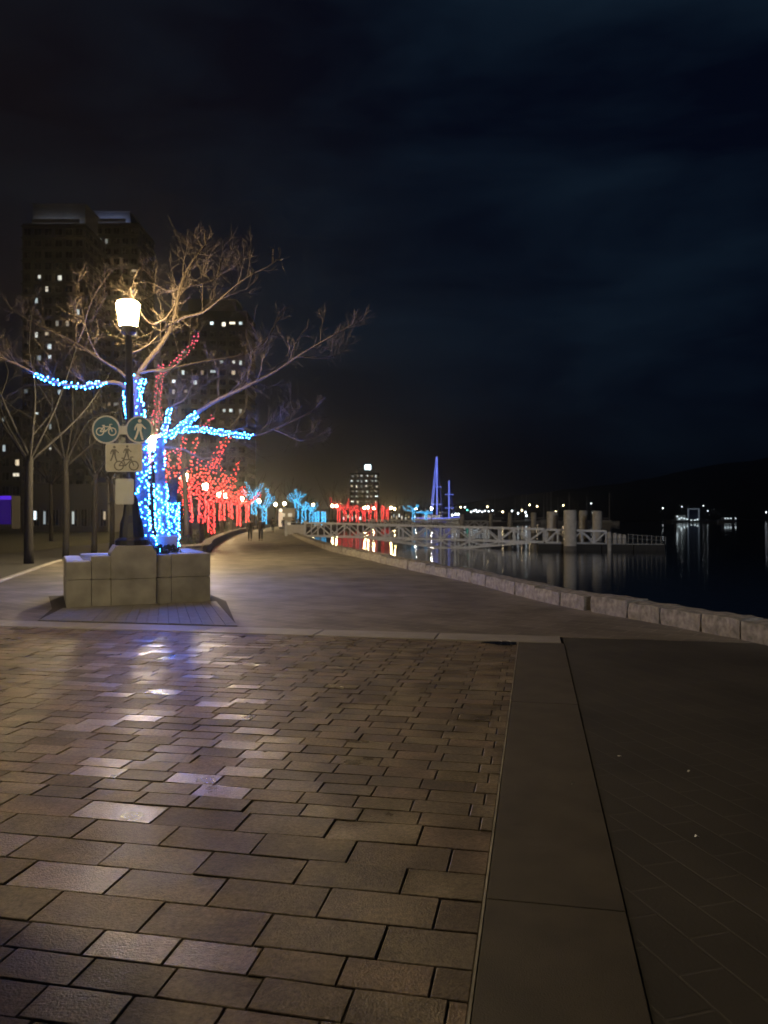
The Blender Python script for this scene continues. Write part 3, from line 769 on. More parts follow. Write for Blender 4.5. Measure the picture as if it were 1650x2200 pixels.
for px, t in ((681, 'cyan lights on the left of two short wrapped stumps by the gangway'), (695, 'cyan lights on the right of two short wrapped stumps by the gangway')):
    base = at(px, 1112, 150); base.z = 0; tr = [base + Vector((0, 0, z)) for z in (0, 1, 2, 2.9)]
    root = thing('wrapped_post', 'short post under ' + t, 'post', (0, 0, 0), 0, 'short wrapped posts'); b = MB(); b.tube(tr, .2, 8); b.build('post', BARK_DIMMED, root)
    light_string('fairy_lights', t, LED_CYAN_FAR, [(tr, .30, .022, .11)], gcl, 600 + px, wire=False)
grf, grl = 'bare trees under red lights on the far shore', 'red fairy lights on far shore trees'
for i, (px, d, th, sp, h, t) in enumerate([(728, 205, 4.0, 3.6, 6.6, 'first from the left'), (741, 212, 3.6, 3.4, 6.2, 'second from the left'), (754, 208, 3.6, 3.4, 6.2, 'third from the left'), (768, 210, 3.8, 3.6, 6.6, 'fourth from the left'), (782, 222, 3.6, 3.0, 5.6, 'fifth, beside the double lamp'), (795, 225, 3.6, 2.2, 5.4, 'sixth, right of the double lamp'), (807, 228, 4.6, .9, 6.6, 'seventh, a tall bare column'), (822, 231, 4.4, .9, 6.4, 'eighth, a second tall column'), (832, 236, 3.6, 1.8, 5.4, 'last, nearest the orange lamps')]):
    far_lit(px, d, .6, th * rng.uniform(.8, 1.1), sp * rng.uniform(.55, 1.0), h * rng.uniform(.85, 1.25), LED_RED_FAR, 'red fairy lights on the far shore row, %s' % t, grf, grl, 700 + i * 3, .9, 5)

ORD = 'first second third fourth fifth sixth seventh eighth ninth tenth eleventh twelfth thirteenth fourteenth fifteenth sixteenth seventeenth eighteenth'.split()
for i in range(16):                                # the brown line of unlit trees behind the lights
    px = 545 + i * 26 + rng.uniform(-8, 8); d = 262 + 25 * (i % 3) + (i * 2)
    base = at(px, 1112, d); base.z = 0.0; h = rng.uniform(11, 16) * (1.0 if i < 9 else .75)
    simple_tree('bare_tree', 'unlit bare tree, %s from the left of the brown row behind the far lights' % ORD[i], base, h * .35, h * .3, h, 900 + i, BARK, .25, 7, 1, group='unlit trees behind the far lights', tw=h * .16, limb_step=1.2, twig_step=1)
t_group = 'unlit trees behind the far lights'

# ------------------------------------------------------------------ street lamps
def make_lamp(m_glow, H, detail=True):
    root = thing('street_lamp', 'x', 'street lamp')
    s = 14 if detail else 8
    b = MB(); b.lathe([(.33, 0), (.33, .1), (.25, .16), (.22, .45), (.17, .60), (.14, .85), (.12, .95), (.10, 1.0)], sides=s); b.build('base', METAL_BLACK, root, False)
    b = MB(); b.tube([(0, 0, .98), (0, 0, 2.4), (0, 0, H - .62)], [.088, .082, .068], s); b.build('pole', METAL_BLACK, root, True)
    b = MB(); b.lathe([(.075, H - .64), (.15, H - .58), (.17, H - .50), (.195, H - .47)], sides=s); b.build('collar', METAL_BLACK, root)
    b = MB(); b.lathe([(.17, H - .47), (.19, H - .32), (.222, H - .08), (.232, H), (.19, H + .045), (.10, H + .075)], sides=s); b.build('lantern', m_glow, root, True)
    b = MB(); b.lathe([(.10, H + .076), (.06, H + .12), (.02, H + .16), (.006, H + .2)], sides=8); b.build('finial', METAL_BLACK, root)
    return root
proto = make_lamp(LAMP, 4.92)
proto['label'] = 'black street lamp with glowing lantern standing on the stone planter'; proto['group'] = 'street lamps along the promenade'
LP = PL(xc, 0.38, 1.19); proto.location = LP; proto.rotation_euler = (0, math.radians(-.9), 0)
lamps2 = [(331, 30.7, 'black street lamp whose glaring lantern stands among the blue limbs behind the pedestrian sign'),
          (397, 57, 'street lamp lit against the red tree nearest the planter'), (441, 74, 'street lamp glowing above the second red tree'),
          (469, 101, 'left lamp of the close pair among the red trees'), (485, 106, 'right lamp of the close pair among the red trees'),
          (520, 121, 'street lamp at the far end of the red row'), (556, 139, 'street lamp standing within the first cyan tree')]
def relamp(o, m):
    for ch in o.children:
        if ch.name.startswith('lantern'):
            ch.data = ch.data.copy(); ch.data.materials[0] = m
for px, d, t in lamps2:
    o = copy_tree(proto); relamp(o, LAMP_SECOND if px == 331 else LAMP_MID); p = at(px, 1112, d); o.location = (p.x, p.y, 0); o.rotation_euler = (0, 0, 0); o['label'] = t
far = make_lamp(LAMP_FAR, 4.95, False); far['group'] = 'street lamps on the far promenade'
for k, (px, d, t) in enumerate([(611, 165, 'street lamp between the two groups of cyan trees'), (592, 176, 'faint street lamp left of the lit pillar'), (673, 182, 'street lamp above the small cyan tree by the gangway'), (714, 200, 'left lamp of the pair beside the first red far tree'), (723, 202, 'right lamp of the pair beside the first red far tree'), (783, 236, 'left lamp of the pair right of the red tree clump'), (791, 232, 'right lamp of the pair right of the red tree clump'), (840, 236, 'street lamp lighting orange twigs right of the red columns'), (803, 250, 'street lamp between two red columns'), (848, 262, 'street lamp just right of the orange twigs')]):
    o = far if k == 0 else copy_tree(far); p = at(px, 1112, d); o.location = (p.x, p.y, 0); o['label'] = t
wl_ = make_lamp(LAMP_WHITE, 4.95, False); wl_['group'] = 'street lamps on the far promenade'
for k, (px, d, t) in enumerate([(893, 246, 'white street lamp beside the cyan tree left of the yacht'), (927, 246, 'bright white lamp right in front of the blue yacht')]):
    o = wl_ if k == 0 else copy_tree(wl_); p = at(px, 1112, d); o.location = (p.x, p.y, -0.1); o['label'] = t
# two assumed lamps, unseen, added at left to light near paving and planter
for (x, y, t) in ((-9.3, 8.4, 'assumed street lamp, unseen, added left of the planter, outside the photo'), (-5.2, 5.0, 'assumed street lamp, unseen, added left of the paver panel, outside the photo')):
    o = copy_tree(proto); relamp(o, LAMP_ASSUMED); o.location = (x, y, 0); o.rotation_euler = (0, 0, 0); o['label'] = t

# ------------------------------------------------------------------ signs on the lamp post
SIGN_BACK = mat('sign_grey', (0.45, 0.44, 0.42), 0.45, 0.1, 6.0)
SIGN_BLUE = mat('sign_blue', (0.004, 0.085, 0.15), 0.6, 0.08, 6.0)
SIGN_WHITE = mat('sign_white', (0.55, 0.55, 0.52), 0.4, 0.06, 6.0)
SIGN_INK = mat('sign_ink', (0.10, 0.085, 0.06), 0.5, 0.1, 6.0)
SIGN_CREAM = mat('sign_cream', (0.42, 0.38, 0.29), 0.35, 0.12, 6.0)
def plate_ring(b, c, r0, r1, y0, y1, n=28):
    vs = []
    for y in (y0, y1):
        for r in (r0, r1):
            for k in range(n): a = 2 * math.pi * k / n; vs.append((c[0] + r * math.cos(a), y, c[1] + r * math.sin(a)))
    fs = []
    for k in range(n):
        k2 = (k + 1) % n
        fs += [(k, k2, n + k2, n + k), (2 * n + k, 3 * n + k, 3 * n + k2, 2 * n + k2), (n + k, n + k2, 3 * n + k2, 3 * n + k), (k2, k, 2 * n + k, 2 * n + k2)]
    b.add(vs, fs)
def plate_poly(b, poly, y0, y1):
    n = len(poly); vs = [(x, y0, z) for x, z in poly] + [(x, y1, z) for x, z in poly]
    b.add(vs, [tuple(range(n)), tuple(reversed(range(n, 2 * n)))] + [(i, n + i, n + (i + 1) % n, (i + 1) % n) for i in range(n)])
def circ(cx, cz, r, n=28): return [(cx + r * math.cos(2 * math.pi * k / n), cz + r * math.sin(2 * math.pi * k / n)) for k in range(n)]
def rrect(w, h, r, n=4):
    out = []
    for sx, sz, a0 in ((1, 1, 0), (-1, 1, 90), (-1, -1, 180), (1, -1, 270)):
        for k in range(n + 1):
            a = math.radians(a0 + 90 * k / n); out.append((sx * (w / 2 - r) + r * math.cos(a), sz * (h / 2 - r) + r * math.sin(a)))
    return out
def stroke(b, a, c, w, y0, y1):
    a, c = Vector(a), Vector(c); d = (c - a).normalized(); nrm = Vector((-d.y, d.x)) * w / 2
    plate_poly(b, [tuple(a - nrm), tuple(c - nrm), tuple(c + nrm), tuple(a + nrm)], y0, y1)
def bike(b, cx, cz, s, y0, y1):
    """bicycle pictogram"""
    for k, sx in enumerate((-1, 1)): plate_ring(b, (cx + sx * .30 * s, cz - .10 * s), .155 * s, .205 * s, y0 - k * .0006, y1, 20)
    A, Bq, Cq, Dq, E = (-.30, -.10), (-.04, -.10), (-.12, .14), (.20, .14), (.30, -.10)
    for j, (p, q) in enumerate(((A, Bq), (A, Cq), (Bq, Cq), (Cq, Dq), (Bq, Dq), (Dq, E))):
        stroke(b, (cx + p[0] * s, cz + p[1] * s), (cx + q[0] * s, cz + q[1] * s), .045 * s, y0 - .001 - j * .0004, y1)
    stroke(b, (cx - .20 * s, cz + .20 * s), (cx - .06 * s, cz + .20 * s), .045 * s, y0 - .004, y1)
    stroke(b, (cx - .12 * s, cz + .14 * s), (cx - .13 * s, cz + .2 * s), .04 * s, y0 - .0045, y1)
    stroke(b, (cx + .20 * s, cz + .14 * s), (cx + .17 * s, cz + .25 * s), .04 * s, y0 - .005, y1)
    stroke(b, (cx + .17 * s, cz + .25 * s), (cx + .29 * s, cz + .25 * s), .04 * s, y0 - .0055, y1)
def walker(b, cx, cz, s, y0, y1):
    """walking pedestrian pictogram"""
    plate_poly(b, circ(cx + .02 * s, cz + .36 * s, .075 * s, 14), y0, y1)
    plate_poly(b, [(cx + x * s, cz + z * s) for x, z in ((-.10, .25), (.10, .25), (.11, .05), (.08, -.06), (-.08, -.06), (-.09, .08))], y0 - .0006, y1)
    for j, (p, q, w) in enumerate((((-.05, -.04), (-.10, -.22), .085), ((-.10, -.22), (-.19, -.42), .075), ((.05, -.04), (.09, -.24), .085), ((.09, -.24), (.15, -.43), .075), ((.08, .22), (.19, .10), .06), ((.19, .10), (.27, .04), .055), ((-.08, .22), (-.17, .08), .06), ((-.17, .08), (-.18, -.03), .055))):
        stroke(b, (cx + p[0] * s, cz + p[1] * s), (cx + q[0] * s, cz + q[1] * s), w * s, y0 - .0012 - j * .0005, y1)
SD = LP.y - 0.16
def sign_root(px, py, name, label, cat='sign'): p = at(px, py, SD); return thing(name, label, cat, p)
def round_sign(px, label, sym, r):
    root = sign_root(px, 923, 'round_sign', label)
    root['group'] = 'round path signs on the lamp post'
    b = MB(); plate_poly(b, circ(0, 0, r), -.004, .004); b.build('plate', SIGN_BACK, root)
    b = MB(); plate_poly(b, circ(0, 0, r * .90), -.008, -.0045); b.build('face', SIGN_BLUE, root)
    b = MB(); plate_ring(b, (0, 0), r * .90, r * 1.01, -.011, -.0042); b.build('rim', SIGN_BACK, root)
    b = MB(); sym(b, 0, 0, r * 1.75 if sym is walker else r * 1.45, -.012, -.0082); b.build('pictogram', SIGN_WHITE, root)
round_sign(228.5, 'round blue sign with a white bicycle, left on the lamp post', bike, .285)
round_sign(299.5, 'round blue sign with a white walking figure, right on the lamp post', walker, .275)
br = thing('sign_bracket', 'short grey bracket joining the two round signs to the post', 'bracket', at(264, 924, SD + .03))
b = MB(); b.bevbox((0, 0, 0), (.17, .05, .17), .006); b.build('plate', SIGN_BACK, br)
b = MB(); b.box((0, .02, 0), (.62, .03, .05)); b.build('arm', SIGN_BACK, br)
rs_ = sign_root(266.5, 983, 'path_sign', 'cream rectangular sign with bicycle and walker pictograms under the round signs')
b = MB(); plate_poly(b, rrect(.75, .575, .05), -.004, .004); b.build('plate', SIGN_BACK, rs_)
b = MB(); plate_poly(b, rrect(.71, .535, .04), -.007, -.0045); b.build('face', SIGN_CREAM, rs_)
b = MB(); bike(b, .05, -.115, .50, -.010, -.0072); b.build('bicycle_pictogram', SIGN_INK, rs_)
b = MB(); walker(b, -.20, .08, .36, -.0105, -.0072); b.build('walker_pictogram', SIGN_INK, rs_)
b = MB(); walker(b, .06, .10, .34, -.0105, -.0072); b.build('rider_pictogram', SIGN_INK, rs_)
ss = sign_root(268, 1056, 'small_sign', 'small blank pale sign, lowest on the lamp post')
b = MB(); plate_poly(b, rrect(.375, .52, .045), -.004, .004); b.build('plate', SIGN_BACK, ss)
b = MB(); plate_poly(b, rrect(.345, .49, .04), -.007, -.0045); b.build('face', SIGN_WHITE, ss)
b = MB()
for z in (-.18, .18): b.tube([(0, -.012, z), (0, .10, z)], .012, 6)
b.build('bolts', STEEL, ss)

# ------------------------------------------------------------------ kerbs and low wall on the land side
kerb = thing('kerb', 'pale kerb between the promenade and the dark cycle path at left', 'kerb')
kp = smooth_path([(-9.75, 18, 0), (-10.45, 20.9, 0), (-12.35, 28, 0), (-13.05, 31, 0)], 1.4)
for a, c in zip(kp[:-1], kp[1:]):
    b = MB(); d = (c - a); L = d.length; b.bevbox((0, 0, 0), (L - .015, .14, .12), .015)
    o = b.build('kerb_stone', BAND, kerb); o.location = ((a.x + c.x) / 2, (a.y + c.y) / 2, .0); o.rotation_euler = (0, 0, math.atan2(d.y, d.x))
low = thing('low_wall', 'low curved stone wall edging the promenade under the red trees', 'wall')
lw = smooth_path([(p.x - .25, p.y, 0) for p in LEFTP[2:]], 2.2)
for i, (a, c) in enumerate(zip(lw[:-1], lw[1:])):
    if a.y > 150: break
    d = c - a; b = MB(); b.bevbox((0, 0, .2), (d.length - .02, .4, .44), .03)
    o = b.build('stone', WALL_BODY, low); o.location = ((a.x + c.x) / 2, (a.y + c.y) / 2, -.02); o.rotation_euler = (0, 0, math.atan2(d.y, d.x))
    if i % 1 == 0:
        b = MB(); b.bevbox((0, 0, .455), (d.length - .02, .5, .07), .02); o = b.build('coping', GRANITE, low)
        o.location = ((a.x + c.x) / 2, (a.y + c.y) / 2, -.02); o.rotation_euler = (0, 0, math.atan2(d.y, d.x))
for i in range(7):
    p = lw[4 + i * 4] + Vector((-1.2 - .2 * (i % 2), 0, -.05))
    shrub('low_shrub', 'dark low shrub behind the curved wall, %s from the planter' % ('nearest', 'second', 'third', 'fourth', 'fifth', 'sixth', 'farthest')[i], p, (.9, 1.6), .9, 500, HEDGE, 'low shrubs behind the curved wall', 40 + i)

# ------------------------------------------------------------------ gangways, piles, float
def truss_gangway(name, label, A, B, zA, zB, hA, hB, bays, belly, width, w, group=None):
    root = thing(name, label, 'gangway', (0, 0, 0), 0, group)
    A, B = Vector((A[0], A[1], 0)), Vector((B[0], B[1], 0)); d = (B - A); n_ = Vector((-d.y, d.x, 0)).normalized()
    if n_.y < 0: n_ = -n_
    def bot(t): return zA + (zB - zA) * t
    def topz(t): return bot(t) + hA + (hB - hA) * t
    def bel(t):
        if t < .28: return 0.0
        return belly * (1 - abs((t - .62) / .36)) if abs(t - .62) < .36 else 0.0
    for side in (0, 1):
        off = n_ * (width * side)
        def P(t, z): q = A + d * t + off; return Vector((q.x, q.y, z))
        b = MB(); b.bar(P(0, topz(0)), P(1, topz(1)), w * 1.15, w * 1.15); b.build('top_chord', STEEL, root)
        b = MB(); b.bar(P(0, bot(0)), P(1, bot(1)), w * 1.15, w * 1.2); b.build('bottom_chord', STEEL, root)
        for i in range(bays + 1):
            t = i / bays; b = MB(); b.bar(P(t, bot(t) - bel(t) + w * .4), P(t, topz(t) - w * .5), w * .9); b.build('post', STEEL, root)
        for i in range(bays):
            t0, t1 = i / bays, (i + 1) / bays; b = MB()
            if i % 2 == 0: b.bar(P(t0, bot(t0) + w * .5), P(t1, topz(t1) - w * .5), w * .8, w * .74)
            else: b.bar(P(t0, topz(t0) - w * .5), P(t1, bot(t1) + w * .5), w * .8, w * .74)
            b.build('brace', STEEL, root)
            if belly and bel((t0 + t1) / 2) > .05:
                b = MB(); b.bar(P(t0, bot(t0) - bel(t0)), P(t1, bot(t1) - bel(t1)), w, w); b.build('lower_chord', STEEL, root)
                b = MB()
                if i % 2: b.bar(P(t0, bot(t0) - bel(t0) + w * .5), P(t1, bot(t1) - w * .5), w * .7)
                else: b.bar(P(t0, bot(t0) - w * .5), P(t1, bot(t1) - bel(t1) + w * .5), w * .7)
                b.build('lower_brace', STEEL, root)
    b = MB(); q0, q1 = A + n_ * (width / 2), B + n_ * (width / 2)
    b.bar(Vector((q0.x, q0.y, zA + .02)), Vector((q1.x, q1.y, zB + .02)), width - w * 1.3, .08); b.build('deck', STEEL_DULL, root)
    return root
gA, gB = at(655, 1112, 72.5), at(1168, 1112, 67)
truss_gangway('gangway', 'long grey steel truss gangway running out to the piles, nearer of two', gA.xy, gB.xy, 0.03, -.40, 1.22, 1.13, 17, .85, 1.8, .15, 'steel gangways')
gC, gD = at(1172, 1112, 66.5), at(1302, 1112, 65)
truss_gangway('gangway_landing', 'short level truss railing on the float right of the thick piles', gC.xy, gD.xy, -.42, -.50, 1.12, 1.08, 5, 0, 1.7, .13)
gE, gF = at(786, 1112, 152), at(1046, 1112, 146)
truss_gangway('gangway', 'smaller distant truss gangway behind the long one, farther of two', gE.xy, gF.xy, .05, .05, 1.25, 1.05, 19, 0, 1.8, .17, 'steel gangways')
gate = thing('gangway_gate', 'pale gate posts and panels at the landward head of the long gangway', 'gate', (gA.x - .9, gA.y, 0))
for dx in (-.9, .9): b = MB(); b.bevbox((dx, .2, .75), (.22, .22, 1.5), .03); b.build('post', STEEL, gate)
b = MB(); b.box((0, .2, .62), (1.56, .05, .9)); b.build('panel', SIGN_BACK, gate)
b = MB(); b.bar((-.8, .2, 1.3), (.8, .2, 1.3), .06); b.build('rail', STEEL, gate)
for px_, py_, d_, t in ((975, 1142, 67.9, 'small white sign plate fixed on the truss near its middle'), (1124, 1146, 66.4, 'small grey sign plate fixed on the truss near the piles')):
    p = at(px_, py_, d_); o = thing('sign_plate', t, 'sign', p); b = MB(); b.bevbox((0, 0, 0), (.42, .30, .03), .004, Matrix.Rotation(math.radians(90), 3, 'X')); b.build('plate', SIGN_WHITE, o)
    b = MB(); b.tube([(0, 0, -.15), (0, 0, -.55)], .025, 6); b.build('stem', STEEL, o)

pg = 'round concrete mooring piles'
def pile(px, d, top, r, label):
    p = at(px, 1112, d); z1 = at(px, top, d).z; root = thing('pile', label, 'pile', (p.x, p.y, WZ - .6), 0, pg); H = z1 - (WZ - .6)
    b = MB(); b.lathe([(r, 0), (r, H - .06), (r * .94, H)], sides=18); b.build('shaft', PILE, root, False)
    b = MB(); b.lathe([(r + .02, .55), (r + .03, .7), (r + .02, 1.0)], sides=18); b.build('tide_band', WALL_BODY, root)
for a in [(1187, 70.5, 1099, .49, 'thick pale pile just behind the right end of the gangway'), (1225, 64, 1096, .52, 'thickest pale pile, standing in front of the float'), (1253, 86, 1097, .46, 'pale pile right of the thickest one, standing farther back'), (1283, 78, 1098, .47, 'rightmost thick pale pile of the group'), (1147, 118, 1101, .42, 'slimmer pile left of the thick group'), (1096, 140, 1101, .41, 'slim pile standing behind the middle of the gangway'), (1055, 160, 1103, .40, 'slimmest pile, right of the far gangway end'), (993, 142, 1105, .40, 'short pile in front of the far gangway')]: pile(*a)
fl = thing('dock_float', 'dark low dock float with black fenders around the thick piles', 'float')
for k in range(4):
    a, c = at(1160 + k * 68, 1112, 66.2 - k * .5), at(1226 + k * 68, 1112, 65.8 - k * .5); b = MB()
    b.bar((a.x, a.y + 1, WZ + .22), (c.x, c.y + 1, WZ + .22), 3.2, .55); b.build('pontoon', RUBBER, fl)
b = MB(); a, c = at(1160, 1112, 66.2), at(1430, 1112, 64.2); b.bar((a.x, a.y + 1, WZ + .53), (c.x, c.y + 1, WZ + .53), 3.0, .06); b.build('deck', STEEL_DULL, fl)
for k, px in enumerate((1309, 1321, 1331, 1341)):
    p = at(px, 1112, 64.6 + k * .1); o = thing('fender_post', 'stout pale fender post right of the truss landing, number %s rightward' % ('one', 'two', 'three', 'four')[k], 'post', (p.x, p.y, WZ), 0, 'fender posts on the float')
    b = MB(); b.lathe([(.17, 0), (.17, 1.45 - .08 * k), (.12, 1.55 - .08 * k)], sides=10); b.build('post', PILE, o)
    b = MB(); b.lathe([(.185, .9), (.185, 1.0)], sides=10); b.build('band', STEEL_DULL, o)
rl = thing('float_railing', 'thin dim railing along the outer end of the float', 'railing')
for k in range(9):
    p = at(1350 + k * 10, 1112, 64.2); b = MB(); b.tube([(p.x, p.y, WZ + .55), (p.x, p.y, WZ + 1.4 - .03 * k)], .03, 5); b.build('post', STEEL_DULL, rl)
a, c = at(1350, 1112, 64.2), at(1430, 1112, 64.2)
for z in (.95, 1.25): b = MB(); b.tube([(a.x, a.y, WZ + z + .08), (c.x, c.y, WZ + z - .12)], .022, 5); b.build('rail', STEEL_DULL, rl)

# ------------------------------------------------------------------ buildings
WIN_SHARED = {}
def window_mesh(w, h, m, var=0):
    key = (round(w, 2), round(h, 2), m.name, var)
    if key not in WIN_SHARED:
        b = MB(); b.cur = 0
        t = .09
        b.box((0, -.03, h / 2 - t / 2), (w, .12, t)); b.box((0, -.03, -h / 2 + t / 2), (w, .12, t))
        b.box((-w / 2 + t / 2, -.03, 0), (t, .12, h - 2 * t)); b.box((w / 2 - t / 2, -.03, 0), (t, .12, h - 2 * t)); b.box((0, -.02, 0), (t * .7, .09, h - 2 * t))
        b.cur = 1; b.add([(-w / 2 + t, -.01, -h / 2 + t), (w / 2 - t, -.01, -h / 2 + t), (w / 2 - t, -.01, h / 2 - t), (-w / 2 + t, -.01, h / 2 - t)], [(0, 1, 2, 3)])
        if m is not GLASS_DARK:                      # the lit part of the room behind, blinds cover the rest
            b.cur = 2; x0, x1, z0, z1 = ((-.42, .05, -.1, .38), (-.1, .40, -.35, .3), (-.4, .4, .0, .36), (-.38, -.02, -.36, .36), (.02, .38, -.1, .36))[var]
            b.add([(x0 * w, -.022, z0 * h), (x1 * w, -.022, z0 * h), (x1 * w, -.022, z1 * h), (x0 * w, -.022, z1 * h)], [(0, 1, 2, 3)])
        WIN_SHARED[key] = b.mesh('window', [FRAME, GLASS_DARK, m])
    return WIN_SHARED[key]
def building(name, label, px0, px1, d, ytop, depth, floor_h, cols, lit, wallm, group=None, base=0.0, cap=None, seed=1, skip_below=0, side=True, full=False, assumed_roof_light=None):
    wrng = random.Random(seed + cols)
    a, c = at(px0, 1112, d), at(px1, 1112, d); H = at(px0, ytop, d).z - base; W = c.x - a.x
    root = thing(name, label, 'building', ((a.x + c.x) / 2, d, base), 0, group)
    b = MB(); b.box((0, depth / 2, H / 2), (W, depth, H)); b.build('wall', wallm, root)
    nf = int(H / floor_h)
    for f in range(1, nf + 1):
        b = MB(); b.box((0, depth / 2, f * floor_h), (W + .7, depth + .7, .22)); b.build('floor_slab', wallm, root)
    cw = W / cols; wm = (cw * .72, floor_h * .62)
    cells = {}
    for (px, py, kind, span) in lit:
        x = (px - HX) / F * d - root.location.x; z = CH + (HY - py) / F * d - base
        i0 = (x + W / 2) / cw - .5; j = int(round(z / floor_h - .5))
        for s_ in range(span):
            i = int(round(i0 + s_ - (span - 1) / 2)); cells[(min(max(i, 0), cols - 1), min(max(j, 0), nf - 1))] = kind
    for j in range(skip_below, nf):
        for i in range(cols):
            m = {None: GLASS_DARK, 'c': WIN_COOL, 'w': WIN_WARM, 'b': WIN_BRIGHT}[cells.get((i, j))]
            o = link('window', window_mesh(*wm, m, 0 if m is GLASS_DARK else (2 if full else wrng.randrange(5))), root, (-W / 2 + (i + .5) * cw, -.012, (j + .5) * floor_h + .02))
    if side:
        nc = max(2, int(depth / cw)); sw = (depth / nc * .7, floor_h * .62)
        for j in range(skip_below, nf, 1):
            for i in range(nc):
                o = link('window', window_mesh(*sw, GLASS_DARK), root, (W / 2 + .012, (i + .5) * depth / nc, (j + .5) * floor_h + .02)); o.rotation_euler = (0, 0, math.pi / 2)
    if cap:
        cx0, cx1, cy0 = cap; x0, x1 = (cx0 - HX) / F * d - root.location.x, (cx1 - HX) / F * d - root.location.x; ch = at(0, cy0, d).z - base - H
        b = MB(); b.box(((x0 + x1) / 2, depth * .45, H + ch / 2), (x1 - x0, depth * .6, ch)); b.build('roof_house', WALLMAT2, root)
        if assumed_roof_light:  # assumed lamp strip, added to brighten the roof house
            b = MB(); w_ = (x1 - x0) * .9; xm = (x0 + x1) / 2
            b.box((xm, .25, H + .75), (w_, .2, 1.1)); b.cur = 1; zq = H + .75
            b.add([(xm - w_ * .48, .36, zq - .35), (xm - w_ * .48, .36, zq + .45), (xm + w_ * .48, .36, zq + .45), (xm + w_ * .48, .36, zq - .35)], [(0, 1, 2, 3)])
            b.build('assumed_roof_floodlight', [STEEL_DULL, emis('assumed_roof_flood_%d' % seed, assumed_roof_light, 1.0)], root)
        b = MB(); b.box(((x0 + x1) / 2, depth * .45, H + ch + .15), (x1 - x0 + .6, depth * .6 + .6, .3)); b.build('roof', WALLMAT2, root)
    return root
towers = 'apartment towers above the park'
building('apartment_tower', 'dark apartment tower at far left with a blocky pale top', 48, 182, 215, 480, 16, 3.2, 6,
         [(85, 597, 'c', 1), (128, 598, 'c', 1), (94, 620, 'c', 1), (92, 640, 'c', 1), (74, 658, 'c', 1), (90, 655, 'c', 1), (132, 693, 'c', 1), (146, 707, 'c', 1), (87, 708, 'c', 1), (113, 720, 'c', 1), (103, 745, 'c', 1), (98, 765, 'c', 1), (80, 760, 'c', 1), (175, 680, 'c', 1), (62, 848, 'c', 1), (133, 854, 'c', 1), (76, 903, 'c', 1), (65, 928, 'c', 1), (102, 938, 'w', 1), (110, 922, 'c', 1), (110, 977, 'c', 1), (80, 985, 'c', 1)], WALLMAT, towers, cap=(62, 176, 433), assumed_roof_light=(1.7, 1.8, 2.0), seed=2)
building('apartment_tower', 'dark apartment tower with a pale bluish roof house, right of the tallest one', 184, 298, 240, 478, 16, 3.2, 6,
         [(230, 522, 'c', 2), (297, 595, 'c', 1), (295, 630, 'c', 1), (215, 845, 'c', 1), (245, 880, 'c', 2), (205, 960, 'c', 1), (195, 690, 'c', 1), (288, 720, 'c', 1)], WALLMAT, towers, cap=(190, 274, 449), assumed_roof_light=(2.6, 3.2, 5.4), seed=3)
building('apartment_tower', 'dark wide apartment tower behind the tree crown with rows of lit windows', 345, 530, 262, 668, 18, 3.3, 9,
         [(485, 691, 'b', 3), (517, 697, 'c', 1), (497, 780, 'c', 3), (505, 878, 'c', 3), (440, 795, 'c', 1), (453, 797, 'c', 1), (402, 763, 'c', 1), (403, 810, 'c', 1), (425, 822, 'c', 1), (380, 828, 'b', 1), (378, 842, 'c', 1), (392, 842, 'c', 1), (523, 885, 'c', 1), (500, 797, 'c', 1)], WALLMAT, towers, cap=(400, 505, 640))
building('apartment_block', 'lower dark apartment block at the left edge with scattered lit windows', -90, 46, 170, 880, 14, 3.1, 6,
         [(15, 957, 'c', 1), (35, 1006, 'b', 1), (40, 1035, 'c', 1), (5, 905, 'c', 1), (28, 985, 'c', 1)], WALLMAT, None)
building('park_pavilion', 'low dark pavilion behind the lawn with a lit doorway and glowing shopfronts', 48, 232, 92, 1040, 10, 3.4, 9,
         [(68, 1035, 'c', 1), (88, 1055, 'w', 1), (108, 1058, 'w', 1), (155, 1077, 'c', 1), (225, 1068, 'w', 1), (85, 1095, 'b', 1), (97, 1097, 'b', 1)], WALLMAT, None, side=False)
litc = []
rr = random.Random(8)
for j in range(11):
    for i in range(6):
        px = 757 + i * 10.2; py = 1019 + j * 5.6
        pr = .8 if i in (0, 3, 5) else .4
        if j < 2: pr = .85
        if rr.random() < pr * (1 - .03 * j): litc.append((px, py, rr.choice('ccb'), 1))
building('apartment_tower', 'distant bluish lit tower standing above the red far trees', 752, 814, 520, 1016, 18, 3.5, 6, litc, WALLMAT, towers, side=False, cap=(768, 804, 1006))
beacon = thing('roof_sign', 'bright white illuminated sign on the roof of the distant tower', 'sign', at(790, 1003, 519)); b = MB(); b.bevbox((0, 4, 0), (4.2, .8, 3.4), .2); b.build('panel', emis('roof_sign_glow', (.75, .93, 1.0), 5.0, False), beacon)
b = MB(); b.box((0, 4.3, -1.9), (.4, .4, 1.6)); b.build('bracket', STEEL_DULL, beacon)
pv = thing('pavilion_screen', 'violet lit panel of a kiosk at the left edge beyond the lawn', 'kiosk', at(5, 1136, 60))
b = MB(); b.box((0, .8, 1.3), (1.4, 1.4, 2.6)); b.build('body', WALLMAT, pv)
b = MB(); b.box((0, .06, 1.3), (1.25, .06, 1.9)); b.build('screen', emis('violet_screen', (.075, .02, .42), .22), pv)
b = MB(); b.box((0, .05, 2.42), (1.3, .06, .3)); b.build('light_strip', emis('violet_strip', (.12, .03, .9), .7), pv)

